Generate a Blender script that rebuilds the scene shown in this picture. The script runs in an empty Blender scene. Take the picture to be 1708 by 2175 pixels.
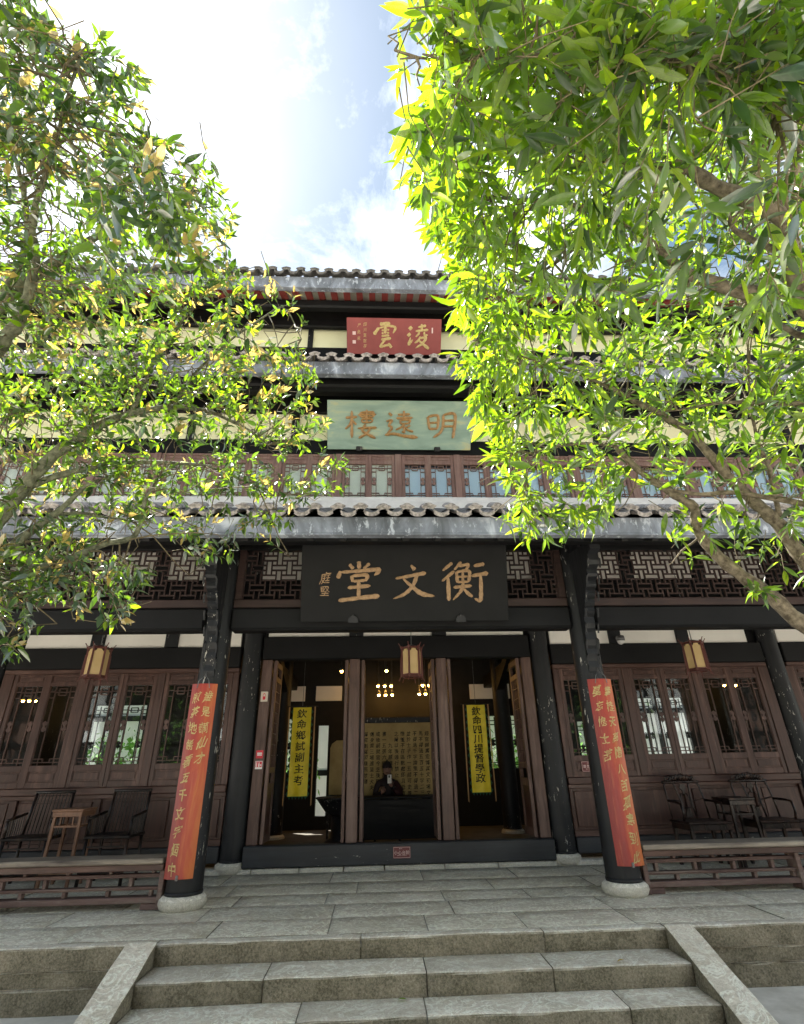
import bpy, math, random
import numpy as np
from mathutils import Vector, Matrix, noise as mnoise
random.seed(11); rng = np.random.default_rng(7)
sc = bpy.context.scene; COL = sc.collection

# ------------------------------------------------------------------ camera
CP = np.array([-0.32, 0.0, 1.25]); FD = 1114.5; DW, DH = 1708.0, 2175.0
_p, _y, _r = [math.radians(a) for a in (25.757, 2.912, 1.124)]
_fw = np.array([math.sin(_y)*math.cos(_p), math.cos(_y)*math.cos(_p), math.sin(_p)])
_rt = np.array([math.cos(_y), -math.sin(_y), 0.0]); _up = np.cross(_rt, _fw)
_rt2 = _rt*math.cos(_r)-_up*math.sin(_r); _up2 = _up*math.cos(_r)+_rt*math.sin(_r)
cam = bpy.data.objects.new('camera', bpy.data.cameras.new('camera')); COL.objects.link(cam)
cam.data.sensor_fit = 'HORIZONTAL'; cam.data.sensor_width = 36.0; cam.data.lens = FD/DW*36.0
cam.data.clip_start = 0.05; cam.data.clip_end = 2000
m = Matrix.Identity(4)
for i in range(3):
    m[i][0] = _rt2[i]; m[i][1] = _up2[i]; m[i][2] = -_fw[i]; m[i][3] = CP[i]
cam.matrix_world = m; sc.camera = cam
def ray(x, y):
    d = (x-DW/2)/FD*_rt2 + (DH/2-y)/FD*_up2 + _fw
    return d
def on_z(x, y, z): d = ray(x, y); return CP + d*(z-CP[2])/d[2]
def at_r(x, y, r): d = ray(x, y); return CP + d/np.linalg.norm(d)*r

# ------------------------------------------------------------------ sky, sun, exposure
SUN_EL = math.radians(57); SUN_DIR = np.array([-0.70*math.cos(SUN_EL), 0.714*math.cos(SUN_EL), math.sin(SUN_EL)])
SUN_DIR /= np.linalg.norm(SUN_DIR)
world = bpy.data.worlds.new('World'); sc.world = world; world.use_nodes = True
nt = world.node_tree; nt.nodes.clear()
def N(t, ty, **k):
    n = t.nodes.new(ty)
    for a, b in k.items(): setattr(n, a, b)
    return n
def setin(n, **k):
    for a, b in k.items(): n.inputs[a.replace('_', ' ')].default_value = b
out = N(nt, 'ShaderNodeOutputWorld'); bg = N(nt, 'ShaderNodeBackground')
sky = N(nt, 'ShaderNodeTexSky', sky_type='NISHITA', sun_disc=False)
sky.sun_elevation = SUN_EL; sky.sun_rotation = math.atan2(SUN_DIR[0], SUN_DIR[1])
sky.air_density = 1.0; sky.dust_density = 0.25
tc = N(nt, 'ShaderNodeTexCoord'); sep = N(nt, 'ShaderNodeSeparateXYZ')
nt.links.new(tc.outputs['Generated'], sep.inputs[0])
def M2(t, op, a, b=None, clamp=False):
    n = N(t, 'ShaderNodeMath', operation=op, use_clamp=clamp)
    for i, v in enumerate((a, b)):
        if v is None: continue
        if isinstance(v, (int, float)): n.inputs[i].default_value = v
        else: t.links.new(v, n.inputs[i])
    return n.outputs[0]
zz = M2(nt, 'ADD', M2(nt, 'MAXIMUM', sep.outputs['Z'], 0.0), 0.16)
cmb = N(nt, 'ShaderNodeCombineXYZ')
nt.links.new(M2(nt, 'DIVIDE', sep.outputs['X'], zz), cmb.inputs[0])
nt.links.new(M2(nt, 'DIVIDE', sep.outputs['Y'], zz), cmb.inputs[1])
n1 = N(nt, 'ShaderNodeTexNoise'); setin(n1, Scale=1.55, Detail=9.0, Roughness=0.66, Distortion=0.45)
mp = N(nt, 'ShaderNodeMapping'); mp.inputs['Location'].default_value = (3.1+0.52*1.25, 1.25+0.36*0.8, 0.4); mp.inputs['Scale'].default_value = (1.25, 0.8, 1)
nt.links.new(cmb.outputs[0], mp.inputs[0]); nt.links.new(mp.outputs[0], n1.inputs['Vector'])
rp = N(nt, 'ShaderNodeValToRGB'); rp.color_ramp.elements[0].position = 0.43; rp.color_ramp.elements[1].position = 0.80
nt.links.new(n1.outputs[0], rp.inputs[0])
n2 = N(nt, 'ShaderNodeTexNoise'); setin(n2, Scale=3.3, Detail=5.0, Roughness=0.55)
nt.links.new(mp.outputs[0], n2.inputs['Vector'])
# glow of the thin cloud round the sun
vd = N(nt, 'ShaderNodeVectorMath', operation='DOT_PRODUCT'); vd.inputs[1].default_value = tuple(SUN_DIR)
nt.links.new(tc.outputs['Generated'], vd.inputs[0])
glow = M2(nt, 'POWER', M2(nt, 'MAXIMUM', vd.outputs['Value'], 0.0), 16.0)
cb = M2(nt, 'ADD', M2(nt, 'ADD', M2(nt, 'MULTIPLY', n2.outputs[0], 0.60), 0.42), M2(nt, 'MULTIPLY', glow, 0.25))
cc = N(nt, 'ShaderNodeVectorMath', operation='SCALE'); cc.inputs[0].default_value = (0.97, 0.98, 1.04); nt.links.new(cb, cc.inputs['Scale'])
sk = N(nt, 'ShaderNodeVectorMath', operation='SCALE'); sk.inputs['Scale'].default_value = 0.05; nt.links.new(sky.outputs[0], sk.inputs[0])
haze_add = N(nt, 'ShaderNodeVectorMath', operation='MULTIPLY'); haze_add.inputs[1].default_value = (1.04, 1.00, 0.82); nt.links.new(sk.outputs[0], haze_add.inputs[0])
mix = N(nt, 'ShaderNodeMix', data_type='RGBA')
nt.links.new(M2(nt, 'ADD', M2(nt, 'MULTIPLY', rp.outputs[0], 0.92), M2(nt, 'MULTIPLY', glow, 0.22), True), mix.inputs[0])
nt.links.new(haze_add.outputs[0], mix.inputs[6]); nt.links.new(cc.outputs[0], mix.inputs[7])
nt.links.new(mix.outputs[2], bg.inputs['Color']); bg.inputs['Strength'].default_value = 1.0
nt.links.new(bg.outputs[0], out.inputs[0])
sun = bpy.data.objects.new('sun', bpy.data.lights.new('sun', 'SUN')); COL.objects.link(sun)
sun.data.energy = 5.0; sun.data.angle = math.radians(0.6); sun.data.color = (1.0, 0.95, 0.86)
sun.rotation_euler = Vector(SUN_DIR).to_track_quat('Z', 'Y').to_euler()
sc.view_settings.view_transform = 'Standard'; sc.view_settings.look = 'None'
sc.view_settings.exposure = 2.2; sc.view_settings.gamma = 1.0; sc.view_settings.use_curve_mapping = False

# ------------------------------------------------------------------ materials
def newmat(name):
    mt = bpy.data.materials.new(name); mt.use_nodes = True; t = mt.node_tree
    return mt, t, t.nodes['Principled BSDF']
def coords(t, scale, rnd=True):
    c = N(t, 'ShaderNodeTexCoord'); mp = N(t, 'ShaderNodeMapping'); mp.inputs['Scale'].default_value = scale
    if rnd:
        oi = N(t, 'ShaderNodeObjectInfo'); ad = N(t, 'ShaderNodeVectorMath', operation='ADD')
        cx = N(t, 'ShaderNodeCombineXYZ')
        for i, k in enumerate((37., 91., 53.)): t.links.new(M2(t, 'MULTIPLY', oi.outputs['Random'], k), cx.inputs[i])
        t.links.new(c.outputs['Object'], ad.inputs[0]); t.links.new(cx.outputs[0], ad.inputs[1])
        t.links.new(ad.outputs[0], mp.inputs[0])
    else: t.links.new(c.outputs['Object'], mp.inputs[0])
    return mp.outputs[0]
def noise_(t, vec, scale, detail=5, rough=0.6, dist=0.0):
    n = N(t, 'ShaderNodeTexNoise'); setin(n, Scale=scale, Detail=detail, Roughness=rough, Distortion=dist)
    t.links.new(vec, n.inputs['Vector']); return n.outputs[0]
def ramp(t, f, stops, interp='LINEAR'):
    r = N(t, 'ShaderNodeValToRGB'); r.color_ramp.interpolation = interp; e = r.color_ramp.elements
    while len(e) < len(stops): e.new(0.5)
    for i, (p, c) in enumerate(stops):
        e[i].position = p; e[i].color = (*c, 1) if len(c) == 3 else c
    t.links.new(f, r.inputs[0]); return r.outputs[0]
def mixc(t, f, a, b):
    n = N(t, 'ShaderNodeMix', data_type='RGBA')
    if isinstance(f, (int, float)): n.inputs[0].default_value = f
    else: t.links.new(f, n.inputs[0])
    for i, v in ((6, a), (7, b)):
        if isinstance(v, tuple): n.inputs[i].default_value = (*v, 1)
        else: t.links.new(v, n.inputs[i])
    return n.outputs[2]
def bump(t, b, h, dist, strength=1.0):
    n = N(t, 'ShaderNodeBump'); n.inputs['Distance'].default_value = dist; n.inputs['Strength'].default_value = strength
    t.links.new(h, n.inputs['Height']); t.links.new(n.outputs[0], b.inputs['Normal'])
def wood(name, c1, c2, axis='z', rough=0.55, chips=None, chip_lo=0.66, spec=0.35, grain=0.0012, wear=None):
    mt, t, b = newmat(name)
    s = {'x': (0.9, 14, 14), 'y': (14, 0.9, 14), 'z': (14, 14, 0.9)}[axis]
    v = coords(t, s); g = noise_(t, v, 2.2, 6, 0.65, 0.4); v2 = coords(t, (1, 1, 1))
    big = noise_(t, v2, 1.7, 4, 0.6)
    f = M2(t, 'ADD', M2(t, 'MULTIPLY', g, 0.6), M2(t, 'MULTIPLY', big, 0.4))
    col = ramp(t, f, [(0.36, c1), (0.66, c2)])
    if wear:
        w = noise_(t, coords(t, {'x': (0.6, 5, 5), 'y': (5, 0.6, 5), 'z': (5, 5, 0.6)}[axis]), 1.3, 6, 0.7)
        col = mixc(t, ramp(t, w, [(0.50, (0, 0, 0)), (0.72, (1, 1, 1))]), col, wear)
    if chips:
        cs = {'x': (2.2, 9, 9), 'y': (9, 2.2, 9), 'z': (9, 9, 2.2)}[axis]
        k = noise_(t, coords(t, cs), 3.1, 4, 0.7); mask = noise_(t, v2, 1.1, 2, 0.5)
        kk = M2(t, 'MULTIPLY', ramp(t, k, [(chip_lo, (0, 0, 0)), (chip_lo+0.02, (1, 1, 1))]), ramp(t, mask, [(0.47, (0, 0, 0)), (0.55, (1, 1, 1))]))
        col = mixc(t, kk, col, chips)
    t.links.new(col, b.inputs['Base Color'])
    t.links.new(ramp(t, g, [(0.3, (rough-.12,)*3), (0.7, (rough+.15,)*3)]), b.inputs['Roughness'])
    b.inputs['Specular IOR Level'].default_value = spec
    bump(t, b, g, grain, 0.7)
    return mt
def plain(name, c1, c2=None, rough=0.6, scale=6.0, bd=0.0008, metal=0.0, spec=0.4, emit=None, es=0.0):
    mt, t, b = newmat(name); v = coords(t, (1, 1, 1)); g = noise_(t, v, scale, 6, 0.62)
    t.links.new(ramp(t, g, [(0.35, c1), (0.68, c2 or c1)]), b.inputs['Base Color'])
    b.inputs['Roughness'].default_value = rough; b.inputs['Metallic'].default_value = metal
    b.inputs['Specular IOR Level'].default_value = spec
    if emit: b.inputs['Emission Color'].default_value = (*emit, 1); b.inputs['Emission Strength'].default_value = es
    if bd: bump(t, b, g, bd, 0.6)
    return mt
def stone(name, top1, top2, side1, side2, stain=(0.24, 0.22, 0.17)):
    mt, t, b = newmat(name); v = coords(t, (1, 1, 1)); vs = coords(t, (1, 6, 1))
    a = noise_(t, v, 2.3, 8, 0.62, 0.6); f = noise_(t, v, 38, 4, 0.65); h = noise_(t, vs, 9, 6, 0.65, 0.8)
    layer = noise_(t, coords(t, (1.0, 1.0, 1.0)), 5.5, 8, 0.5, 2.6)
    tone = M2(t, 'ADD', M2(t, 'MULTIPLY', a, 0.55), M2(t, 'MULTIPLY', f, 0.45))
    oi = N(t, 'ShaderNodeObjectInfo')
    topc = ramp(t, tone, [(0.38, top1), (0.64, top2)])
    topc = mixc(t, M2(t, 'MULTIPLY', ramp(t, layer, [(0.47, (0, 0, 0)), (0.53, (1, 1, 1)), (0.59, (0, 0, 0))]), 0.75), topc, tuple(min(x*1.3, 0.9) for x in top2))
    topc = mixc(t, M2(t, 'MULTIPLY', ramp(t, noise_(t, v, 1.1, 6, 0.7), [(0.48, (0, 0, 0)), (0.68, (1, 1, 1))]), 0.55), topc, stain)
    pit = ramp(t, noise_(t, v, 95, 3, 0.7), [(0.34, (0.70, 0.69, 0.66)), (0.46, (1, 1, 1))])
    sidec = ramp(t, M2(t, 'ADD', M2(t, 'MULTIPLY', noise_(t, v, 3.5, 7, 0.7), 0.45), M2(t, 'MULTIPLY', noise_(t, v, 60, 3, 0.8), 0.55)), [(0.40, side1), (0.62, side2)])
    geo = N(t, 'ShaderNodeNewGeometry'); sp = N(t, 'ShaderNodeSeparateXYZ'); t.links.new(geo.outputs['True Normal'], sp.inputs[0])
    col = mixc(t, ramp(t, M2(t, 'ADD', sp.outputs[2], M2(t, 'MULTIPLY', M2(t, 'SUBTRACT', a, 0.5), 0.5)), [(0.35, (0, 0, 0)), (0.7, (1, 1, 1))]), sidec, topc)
    mu = N(t, 'ShaderNodeMix', data_type='RGBA', blend_type='MULTIPLY'); mu.inputs[0].default_value = 1
    t.links.new(col, mu.inputs[6])
    gain = N(t, 'ShaderNodeMix', data_type='RGBA', blend_type='MULTIPLY'); gain.inputs[0].default_value = 1
    t.links.new(pit, gain.inputs[6])
    cx = N(t, 'ShaderNodeCombineXYZ'); rv = M2(t, 'ADD', M2(t, 'MULTIPLY', oi.outputs['Random'], 0.20), 0.92)
    for i in range(3): t.links.new(rv, cx.inputs[i])
    t.links.new(cx.outputs[0], gain.inputs[7]); t.links.new(gain.outputs[2], mu.inputs[7])
    t.links.new(mu.outputs[2], b.inputs['Base Color']); b.inputs['Roughness'].default_value = 0.85
    b.inputs['Specular IOR Level'].default_value = 0.25
    wv = N(t, 'ShaderNodeTexWave', bands_direction='DIAGONAL'); setin(wv, Scale=9.0, Distortion=2.2, Detail=3.0); wv.inputs['Detail Scale'].default_value = 2.0
    t.links.new(v, wv.inputs['Vector'])
    chis = M2(t, 'MULTIPLY', wv.outputs['Fac'], ramp(t, noise_(t, v, 1.6, 3), [(0.46, (0, 0, 0)), (0.60, (1, 1, 1))]))
    f = M2(t, 'ADD', f, M2(t, 'MULTIPLY', chis, 0.3))
    hh = M2(t, 'ADD', M2(t, 'ADD', M2(t, 'MULTIPLY', layer, 0.8), M2(t, 'MULTIPLY', h, 0.6)), M2(t, 'MULTIPLY', f, 0.35))
    bump(t, b, hh, 0.020, 1.0)
    return mt
BLACK = wood('black_lacquer', (0.0032, 0.0032, 0.0033), (0.009, 0.009, 0.0098), 'x', 0.55, (0.30, 0.29, 0.27), 0.74, spec=0.18)
BLACKV = wood('black_lacquer_upright', (0.006, 0.0065, 0.007), (0.017, 0.018, 0.021), 'z', 0.5, (0.40, 0.38, 0.34), 0.625, spec=0.3)
SILL = wood('worn_black_sill', (0.016, 0.017, 0.019), (0.04, 0.043, 0.048), 'x', 0.5, (0.45, 0.43, 0.38), 0.655)
BROWN = wood('brown_lacquer_upright', (0.030, 0.013, 0.0095), (0.075, 0.035, 0.026), 'z', 0.40, wear=(0.13, 0.070, 0.055))
BROWNX = wood('brown_lacquer_rail', (0.034, 0.0155, 0.0115), (0.084, 0.041, 0.031), 'x', 0.40, wear=(0.15, 0.085, 0.067))
LATW = wood('dark_brown_lattice', (0.020, 0.011, 0.010), (0.050, 0.028, 0.024), 'x', 0.5)
DOORW = wood('sun_faded_door_timber', (0.050, 0.026, 0.020), (0.125, 0.074, 0.059), 'z', 0.5, wear=(0.17, 0.112, 0.092))
UPW = wood('faded_upper_timber', (0.12, 0.064, 0.052), (0.25, 0.155, 0.13), 'z', 0.6, wear=(0.24, 0.17, 0.14))
RAILW = wood('worn_rail_timber', (0.065, 0.036, 0.030), (0.175, 0.112, 0.095), 'x', 0.55, wear=(0.26, 0.22, 0.18))
SEATW = wood('worn_bench_seat', (0.10, 0.08, 0.066), (0.34, 0.29, 0.225), 'x', 0.5, wear=(0.035, 0.025, 0.022))
DARKW = wood('dark_chair_timber', (0.004, 0.003, 0.003), (0.014, 0.010, 0.009), 'z', 0.36, wear=(0.06, 0.035, 0.022))
REDW = wood('rosewood_chair_timber', (0.005, 0.003, 0.0025), (0.017, 0.009, 0.007), 'z', 0.33, wear=(0.085, 0.045, 0.03))
TANW = wood('tan_table_timber', (0.11, 0.052, 0.03), (0.26, 0.14, 0.085), 'z', 0.42)
INT = plain('dark_interior_wall', (0.003, 0.003, 0.003), (0.008, 0.007, 0.006), 0.7)
INTFLOOR = plain('dusty_interior_floor', (0.06, 0.055, 0.042), (0.12, 0.11, 0.085), 0.8, 3)
PLASTER = plain('off_white_plaster', (0.74, 0.71, 0.655), (0.82, 0.79, 0.735), 0.85, 1.6)
CREAM = plain('cream_plaster', (0.66, 0.65, 0.42), (0.74, 0.73, 0.50), 0.85, 1.6)
WHITE = plain('cool_white_wall', (0.72, 0.74, 0.76), (0.82, 0.83, 0.84), 0.85, 1.2)  # the plaster's own white, used on walls behind and opposite
LEDGE = plain('weathered_white_ledge', (0.58, 0.56, 0.55), (0.74, 0.72, 0.70), 0.85, 5)
def fascia_mat():
    mt, t, b = newmat('peeling_grey_fascia'); v = coords(t, (1, 1, 0.45), False)
    a = noise_(t, v, 2.6, 8, 0.62, 0.9); f = noise_(t, v, 13, 6, 0.7, 0.5)
    col = ramp(t, a, [(0.30, (0.07, 0.078, 0.09)), (0.47, (0.16, 0.175, 0.205)), (0.57, (0.23, 0.255, 0.30)), (0.70, (0.52, 0.56, 0.62))])
    col = mixc(t, ramp(t, f, [(0.56, (0, 0, 0)), (0.64, (0.8,)*3)]), col, (0.50, 0.54, 0.60))
    t.links.new(col, b.inputs['Base Color']); b.inputs['Roughness'].default_value = 0.75; bump(t, b, f, 0.003, 0.7); return mt
FASCIA = fascia_mat()
TILE = plain('pale_grey_roof_tile', (0.14, 0.127, 0.118), (0.50, 0.45, 0.42), 0.85, 24, 0.007)
TILED = plain('weathered_grey_roof_tile', (0.07, 0.068, 0.066), (0.19, 0.18, 0.17), 0.9, 12, 0.004)
ROOFT = plain('grey_roof_slope', (0.09, 0.085, 0.08), (0.19, 0.18, 0.165), 0.9, 8, 0.004)
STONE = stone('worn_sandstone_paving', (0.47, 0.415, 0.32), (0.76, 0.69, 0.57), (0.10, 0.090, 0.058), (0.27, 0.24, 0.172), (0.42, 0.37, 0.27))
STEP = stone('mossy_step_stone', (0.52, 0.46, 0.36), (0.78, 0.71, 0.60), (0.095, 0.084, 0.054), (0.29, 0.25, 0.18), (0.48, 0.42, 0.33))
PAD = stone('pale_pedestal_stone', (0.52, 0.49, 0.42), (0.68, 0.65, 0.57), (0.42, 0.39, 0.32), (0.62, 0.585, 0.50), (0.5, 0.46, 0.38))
JOINT = plain('pale_joint_mortar', (0.30, 0.28, 0.24), (0.50, 0.47, 0.41), 0.95, 20, 0.003)
GROUND = plain('courtyard_stone_floor', (0.46, 0.43, 0.37), (0.64, 0.605, 0.54), 0.9, 5, 0.004)
BARK = plain('mottled_grey_bark', (0.05, 0.038, 0.024), (0.21, 0.175, 0.125), 0.85, 26, 0.012)
BARKD = plain('mossy_green_bark', (0.045, 0.048, 0.028), (0.20, 0.205, 0.135), 0.85, 24, 0.012)
TWIG = plain('thin_twig', (0.07, 0.055, 0.03), (0.17, 0.14, 0.08), 0.8, 20, 0)
def board_mat(name, stops, scale=(1.2, 1, 1.2), rough=0.5):
    mt, t, b = newmat(name); v = coords(t, scale, False); a = noise_(t, v, 1.8, 6, 0.6, 0.6)
    t.links.new(ramp(t, a, stops), b.inputs['Base Color']); b.inputs['Roughness'].default_value = rough
    bump(t, b, noise_(t, coords(t, (1, 20, 20)), 3, 4), 0.0006, 0.5); return mt
def couplet_mat():
    mt, t, b = newmat('vermilion_lacquer'); v = coords(t, (4.0, 4.0, 0.7), False); a = noise_(t, v, 1.6, 7, 0.65, 0.8)
    c = N(t, 'ShaderNodeTexCoord'); sp = N(t, 'ShaderNodeSeparateXYZ'); t.links.new(c.outputs['Object'], sp.inputs[0])
    f = M2(t, 'ADD', M2(t, 'MULTIPLY', a, 0.8), M2(t, 'MULTIPLY', sp.outputs[0], 1.5))
    col = ramp(t, f, [(0.18, (0.20, 0.014, 0.012)), (0.40, (0.30, 0.022, 0.010)), (0.52, (0.37, 0.048, 0.010)), (0.66, (0.42, 0.105, 0.016))])
    w = noise_(t, coords(t, (14, 14, 1.2), False), 1.5, 5, 0.7)
    col = mixc(t, M2(t, 'MULTIPLY', ramp(t, w, [(0.55, (0, 0, 0)), (0.70, (1, 1, 1))]), 0.45), col, (0.46, 0.17, 0.06))
    t.links.new(col, b.inputs['Base Color']); b.inputs['Roughness'].default_value = 0.42; bump(t, b, w, 0.0015, 0.7); return mt
COUPLET = couplet_mat()
REDBOARD = plain('dull_red_board', (0.19, 0.034, 0.032), (0.25, 0.050, 0.045), 0.55, 2)
GREENBOARD = board_mat('sea_green_board', [(0.30, (0.14, 0.215, 0.175)), (0.50, (0.20, 0.29, 0.235)), (0.60, (0.25, 0.33, 0.25)), (0.72, (0.40, 0.38, 0.20))], (0.8, 1, 3.2), 0.5)
BLACKBOARD = plain('matte_black_board', (0.0065, 0.0068, 0.007), (0.010, 0.010, 0.0105), 0.6, 3, spec=0.15)
GOLD = plain('dull_gold_leaf', (0.20, 0.115, 0.052), (0.34, 0.21, 0.10), 0.45, 30, 0.001)
GOLDP = plain('pale_gold_leaf', (0.36, 0.26, 0.09), (0.52, 0.40, 0.17), 0.45, 30, 0.001)
GOLDB = plain('orange_gold_relief', (0.22, 0.115, 0.035), (0.36, 0.21, 0.08), 0.4, 25, 0.001)
INK = plain('black_ink', (0.004, 0.004, 0.004), None, 0.7, 6, 0)
YELLOW = plain('yellow_silk', (0.62, 0.48, 0.012), (0.80, 0.63, 0.03), 0.55, 5)
GREENSILK = plain('dark_green_silk', (0.012, 0.07, 0.04), (0.02, 0.11, 0.06), 0.6, 5)
CORD = plain('tan_ribbon', (0.35, 0.19, 0.07), (0.45, 0.26, 0.10), 0.6, 5)
SCROLL = plain('aged_paper', (0.30, 0.21, 0.085), (0.42, 0.31, 0.135), 0.8, 3)
LANPAPER = plain('lantern_parchment', (0.34, 0.24, 0.10), (0.42, 0.30, 0.15), 0.6, 3, 0, 0, 0.4, (0.75, 0.5, 0.2), 0.02)
LANWOOD = wood('dark_red_lantern_wood', (0.07, 0.018, 0.015), (0.14, 0.045, 0.035), 'z', 0.4)
SIGNRED = plain('maroon_sign_plate', (0.11, 0.016, 0.018), (0.15, 0.026, 0.026), 0.4, 3, 0)
SIGNTXT = plain('pale_pink_print', (0.62, 0.45, 0.42), None, 0.5, 3, 0)
STICKRED = plain('red_sticker', (0.55, 0.02, 0.035), None, 0.4, 3, 0)
STICKWHITE = plain('white_print', (0.72, 0.70, 0.68), None, 0.4, 3, 0)
ALARM = plain('cream_plastic', (0.55, 0.50, 0.42), None, 0.4, 3, 0)
METAL = plain('grey_iron', (0.10, 0.10, 0.10), (0.2, 0.2, 0.2), 0.45, 20, 0, 0.7)
CURTAIN = plain('pale_curtain', (0.80, 0.74, 0.70), (0.88, 0.83, 0.79), 0.8, 2)
SKYPANE = plain('blue_sky_reflection', (0.56, 0.64, 0.84), (0.66, 0.74, 0.90), 0.35, 1.2, 0)  # sky reflection put into the colour of the panel behind the panes
BULB = plain('lit_warm_bulb', (1, 0.7, 0.3), None, 0.4, 3, 0, 0, 0.4, (1.0, 0.50, 0.10), 30.0)
SKIN = plain('skin', (0.22, 0.12, 0.09), None, 0.5, 3, 0)
COAT = plain('dark_coat', (0.008, 0.007, 0.009), (0.02, 0.012, 0.014), 0.8, 3, 0)
SLEEVE = plain('maroon_sleeve', (0.035, 0.006, 0.008), None, 0.8, 3, 0)
RAFTRED = plain('faded_red_rafter', (0.30, 0.045, 0.04), (0.42, 0.09, 0.075), 0.7, 6)
SHEATH = plain('pale_sheathing_tile', (0.62, 0.64, 0.58), (0.76, 0.78, 0.72), 0.8, 6)
SHRUBM = plain('far_shrub_leaf', (0.07, 0.20, 0.02), (0.16, 0.36, 0.05), 0.6, 8, 0)
def glass_mat(name='window_glass', ior=1.52):
    mt, t, b = newmat(name); t.nodes.remove(b); o = t.nodes['Material Output']
    tr = N(t, 'ShaderNodeBsdfTransparent'); tr.inputs[0].default_value = (0.86, 0.9, 0.88, 1)
    gl = N(t, 'ShaderNodeBsdfGlossy'); gl.inputs['Roughness'].default_value = 0.02; gl.inputs['Color'].default_value = (0.95, 0.97, 1, 1)
    fr = N(t, 'ShaderNodeFresnel'); fr.inputs['IOR'].default_value = ior
    bp = N(t, 'ShaderNodeBump'); bp.inputs['Distance'].default_value = 0.004; bp.inputs['Strength'].default_value = 0.25
    t.links.new(noise_(t, coords(t, (1, 1, 1)), 3.0, 2), bp.inputs['Height']); t.links.new(bp.outputs[0], gl.inputs['Normal']); t.links.new(bp.outputs[0], fr.inputs['Normal'])
    mx = N(t, 'ShaderNodeMixShader'); t.links.new(fr.outputs[0], mx.inputs[0]); t.links.new(tr.outputs[0], mx.inputs[1]); t.links.new(gl.outputs[0], mx.inputs[2])
    t.links.new(mx.outputs[0], o.inputs[0]); return mt
GLASS = glass_mat(); UGLASS = glass_mat('clear_upper_glass', 1.25)
def leaf_mat(name, d1, d2, tr, tmix=0.5, gloss=0.12, grough=0.32, vein=False):
    mt, t, b = newmat(name); t.nodes.remove(b); o = t.nodes['Material Output']
    v = coords(t, (1, 1, 1)); g = noise_(t, v, 7, 3)
    cd = ramp(t, g, [(0.3, d1), (0.7, d2)]); ct = ramp(t, g, [(0.3, tuple(c*0.7 for c in tr)), (0.7, tr)])
    if vein:
        c = N(t, 'ShaderNodeTexCoord'); sp = N(t, 'ShaderNodeSeparateXYZ'); t.links.new(c.outputs['Object'], sp.inputs[0])
        ax = M2(t, 'ABSOLUTE', sp.outputs[0]); rib = ramp(t, M2(t, 'MULTIPLY', ax, 10.0), [(0.05, (1, 1, 1)), (0.11, (0, 0, 0))])
        sv = M2(t, 'SINE', M2(t, 'MULTIPLY', M2(t, 'SUBTRACT', sp.outputs[1], M2(t, 'MULTIPLY', ax, 1.3)), 62.0))
        side = ramp(t, sv, [(0.80, (0, 0, 0)), (0.98, (0.45,)*3)]); vf = M2(t, 'MAXIMUM', rib, side)
        cd = mixc(t, vf, cd, tuple(min(1, x*1.5+0.02) for x in d2)); ct = mixc(t, vf, ct, tuple(x*0.45 for x in tr))
    df = N(t, 'ShaderNodeBsdfDiffuse'); t.links.new(cd, df.inputs[0])
    tl = N(t, 'ShaderNodeBsdfTranslucent'); t.links.new(ct, tl.inputs[0])
    m1 = N(t, 'ShaderNodeMixShader'); m1.inputs[0].default_value = tmix
    t.links.new(df.outputs[0], m1.inputs[1]); t.links.new(tl.outputs[0], m1.inputs[2])
    gl = N(t, 'ShaderNodeBsdfGlossy'); gl.inputs['Roughness'].default_value = grough
    lw = N(t, 'ShaderNodeLayerWeight'); lw.inputs[0].default_value = 0.35
    m2 = N(t, 'ShaderNodeMixShader'); t.links.new(M2(t, 'ADD', M2(t, 'MULTIPLY', lw.outputs['Fresnel'], 0.22), gloss*0.28), m2.inputs[0])
    t.links.new(m1.outputs[0], m2.inputs[1]); t.links.new(gl.outputs[0], m2.inputs[2]); t.links.new(m2.outputs[0], o.inputs[0])
    return mt
LSPEC = [('dark_green_leaf', (0.010, 0.030, 0.007), (0.026, 0.062, 0.013), (0.085, 0.19, 0.008), 0.36),
         ('mid_green_leaf', (0.026, 0.058, 0.008), (0.048, 0.095, 0.013), (0.20, 0.38, 0.010), 0.5),
         ('bright_green_leaf', (0.050, 0.10, 0.008), (0.085, 0.15, 0.012), (0.33, 0.58, 0.008), 0.62),
         ('yellow_green_leaf', (0.09, 0.155, 0.013), (0.14, 0.20, 0.018), (0.50, 0.70, 0.012), 0.62),
         ('young_orange_leaf', (0.22, 0.15, 0.04), (0.32, 0.23, 0.06), (0.80, 0.60, 0.15), 0.55),
         ('grey_green_leaf', (0.030, 0.055, 0.036), (0.06, 0.095, 0.062), (0.07, 0.17, 0.05), 0.35, 0.5)]
LEAFS = [leaf_mat(*q) for q in LSPEC]
LEAFV = [leaf_mat(q[0]+'_veined', *q[1:], vein=True) for q in LSPEC]

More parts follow.
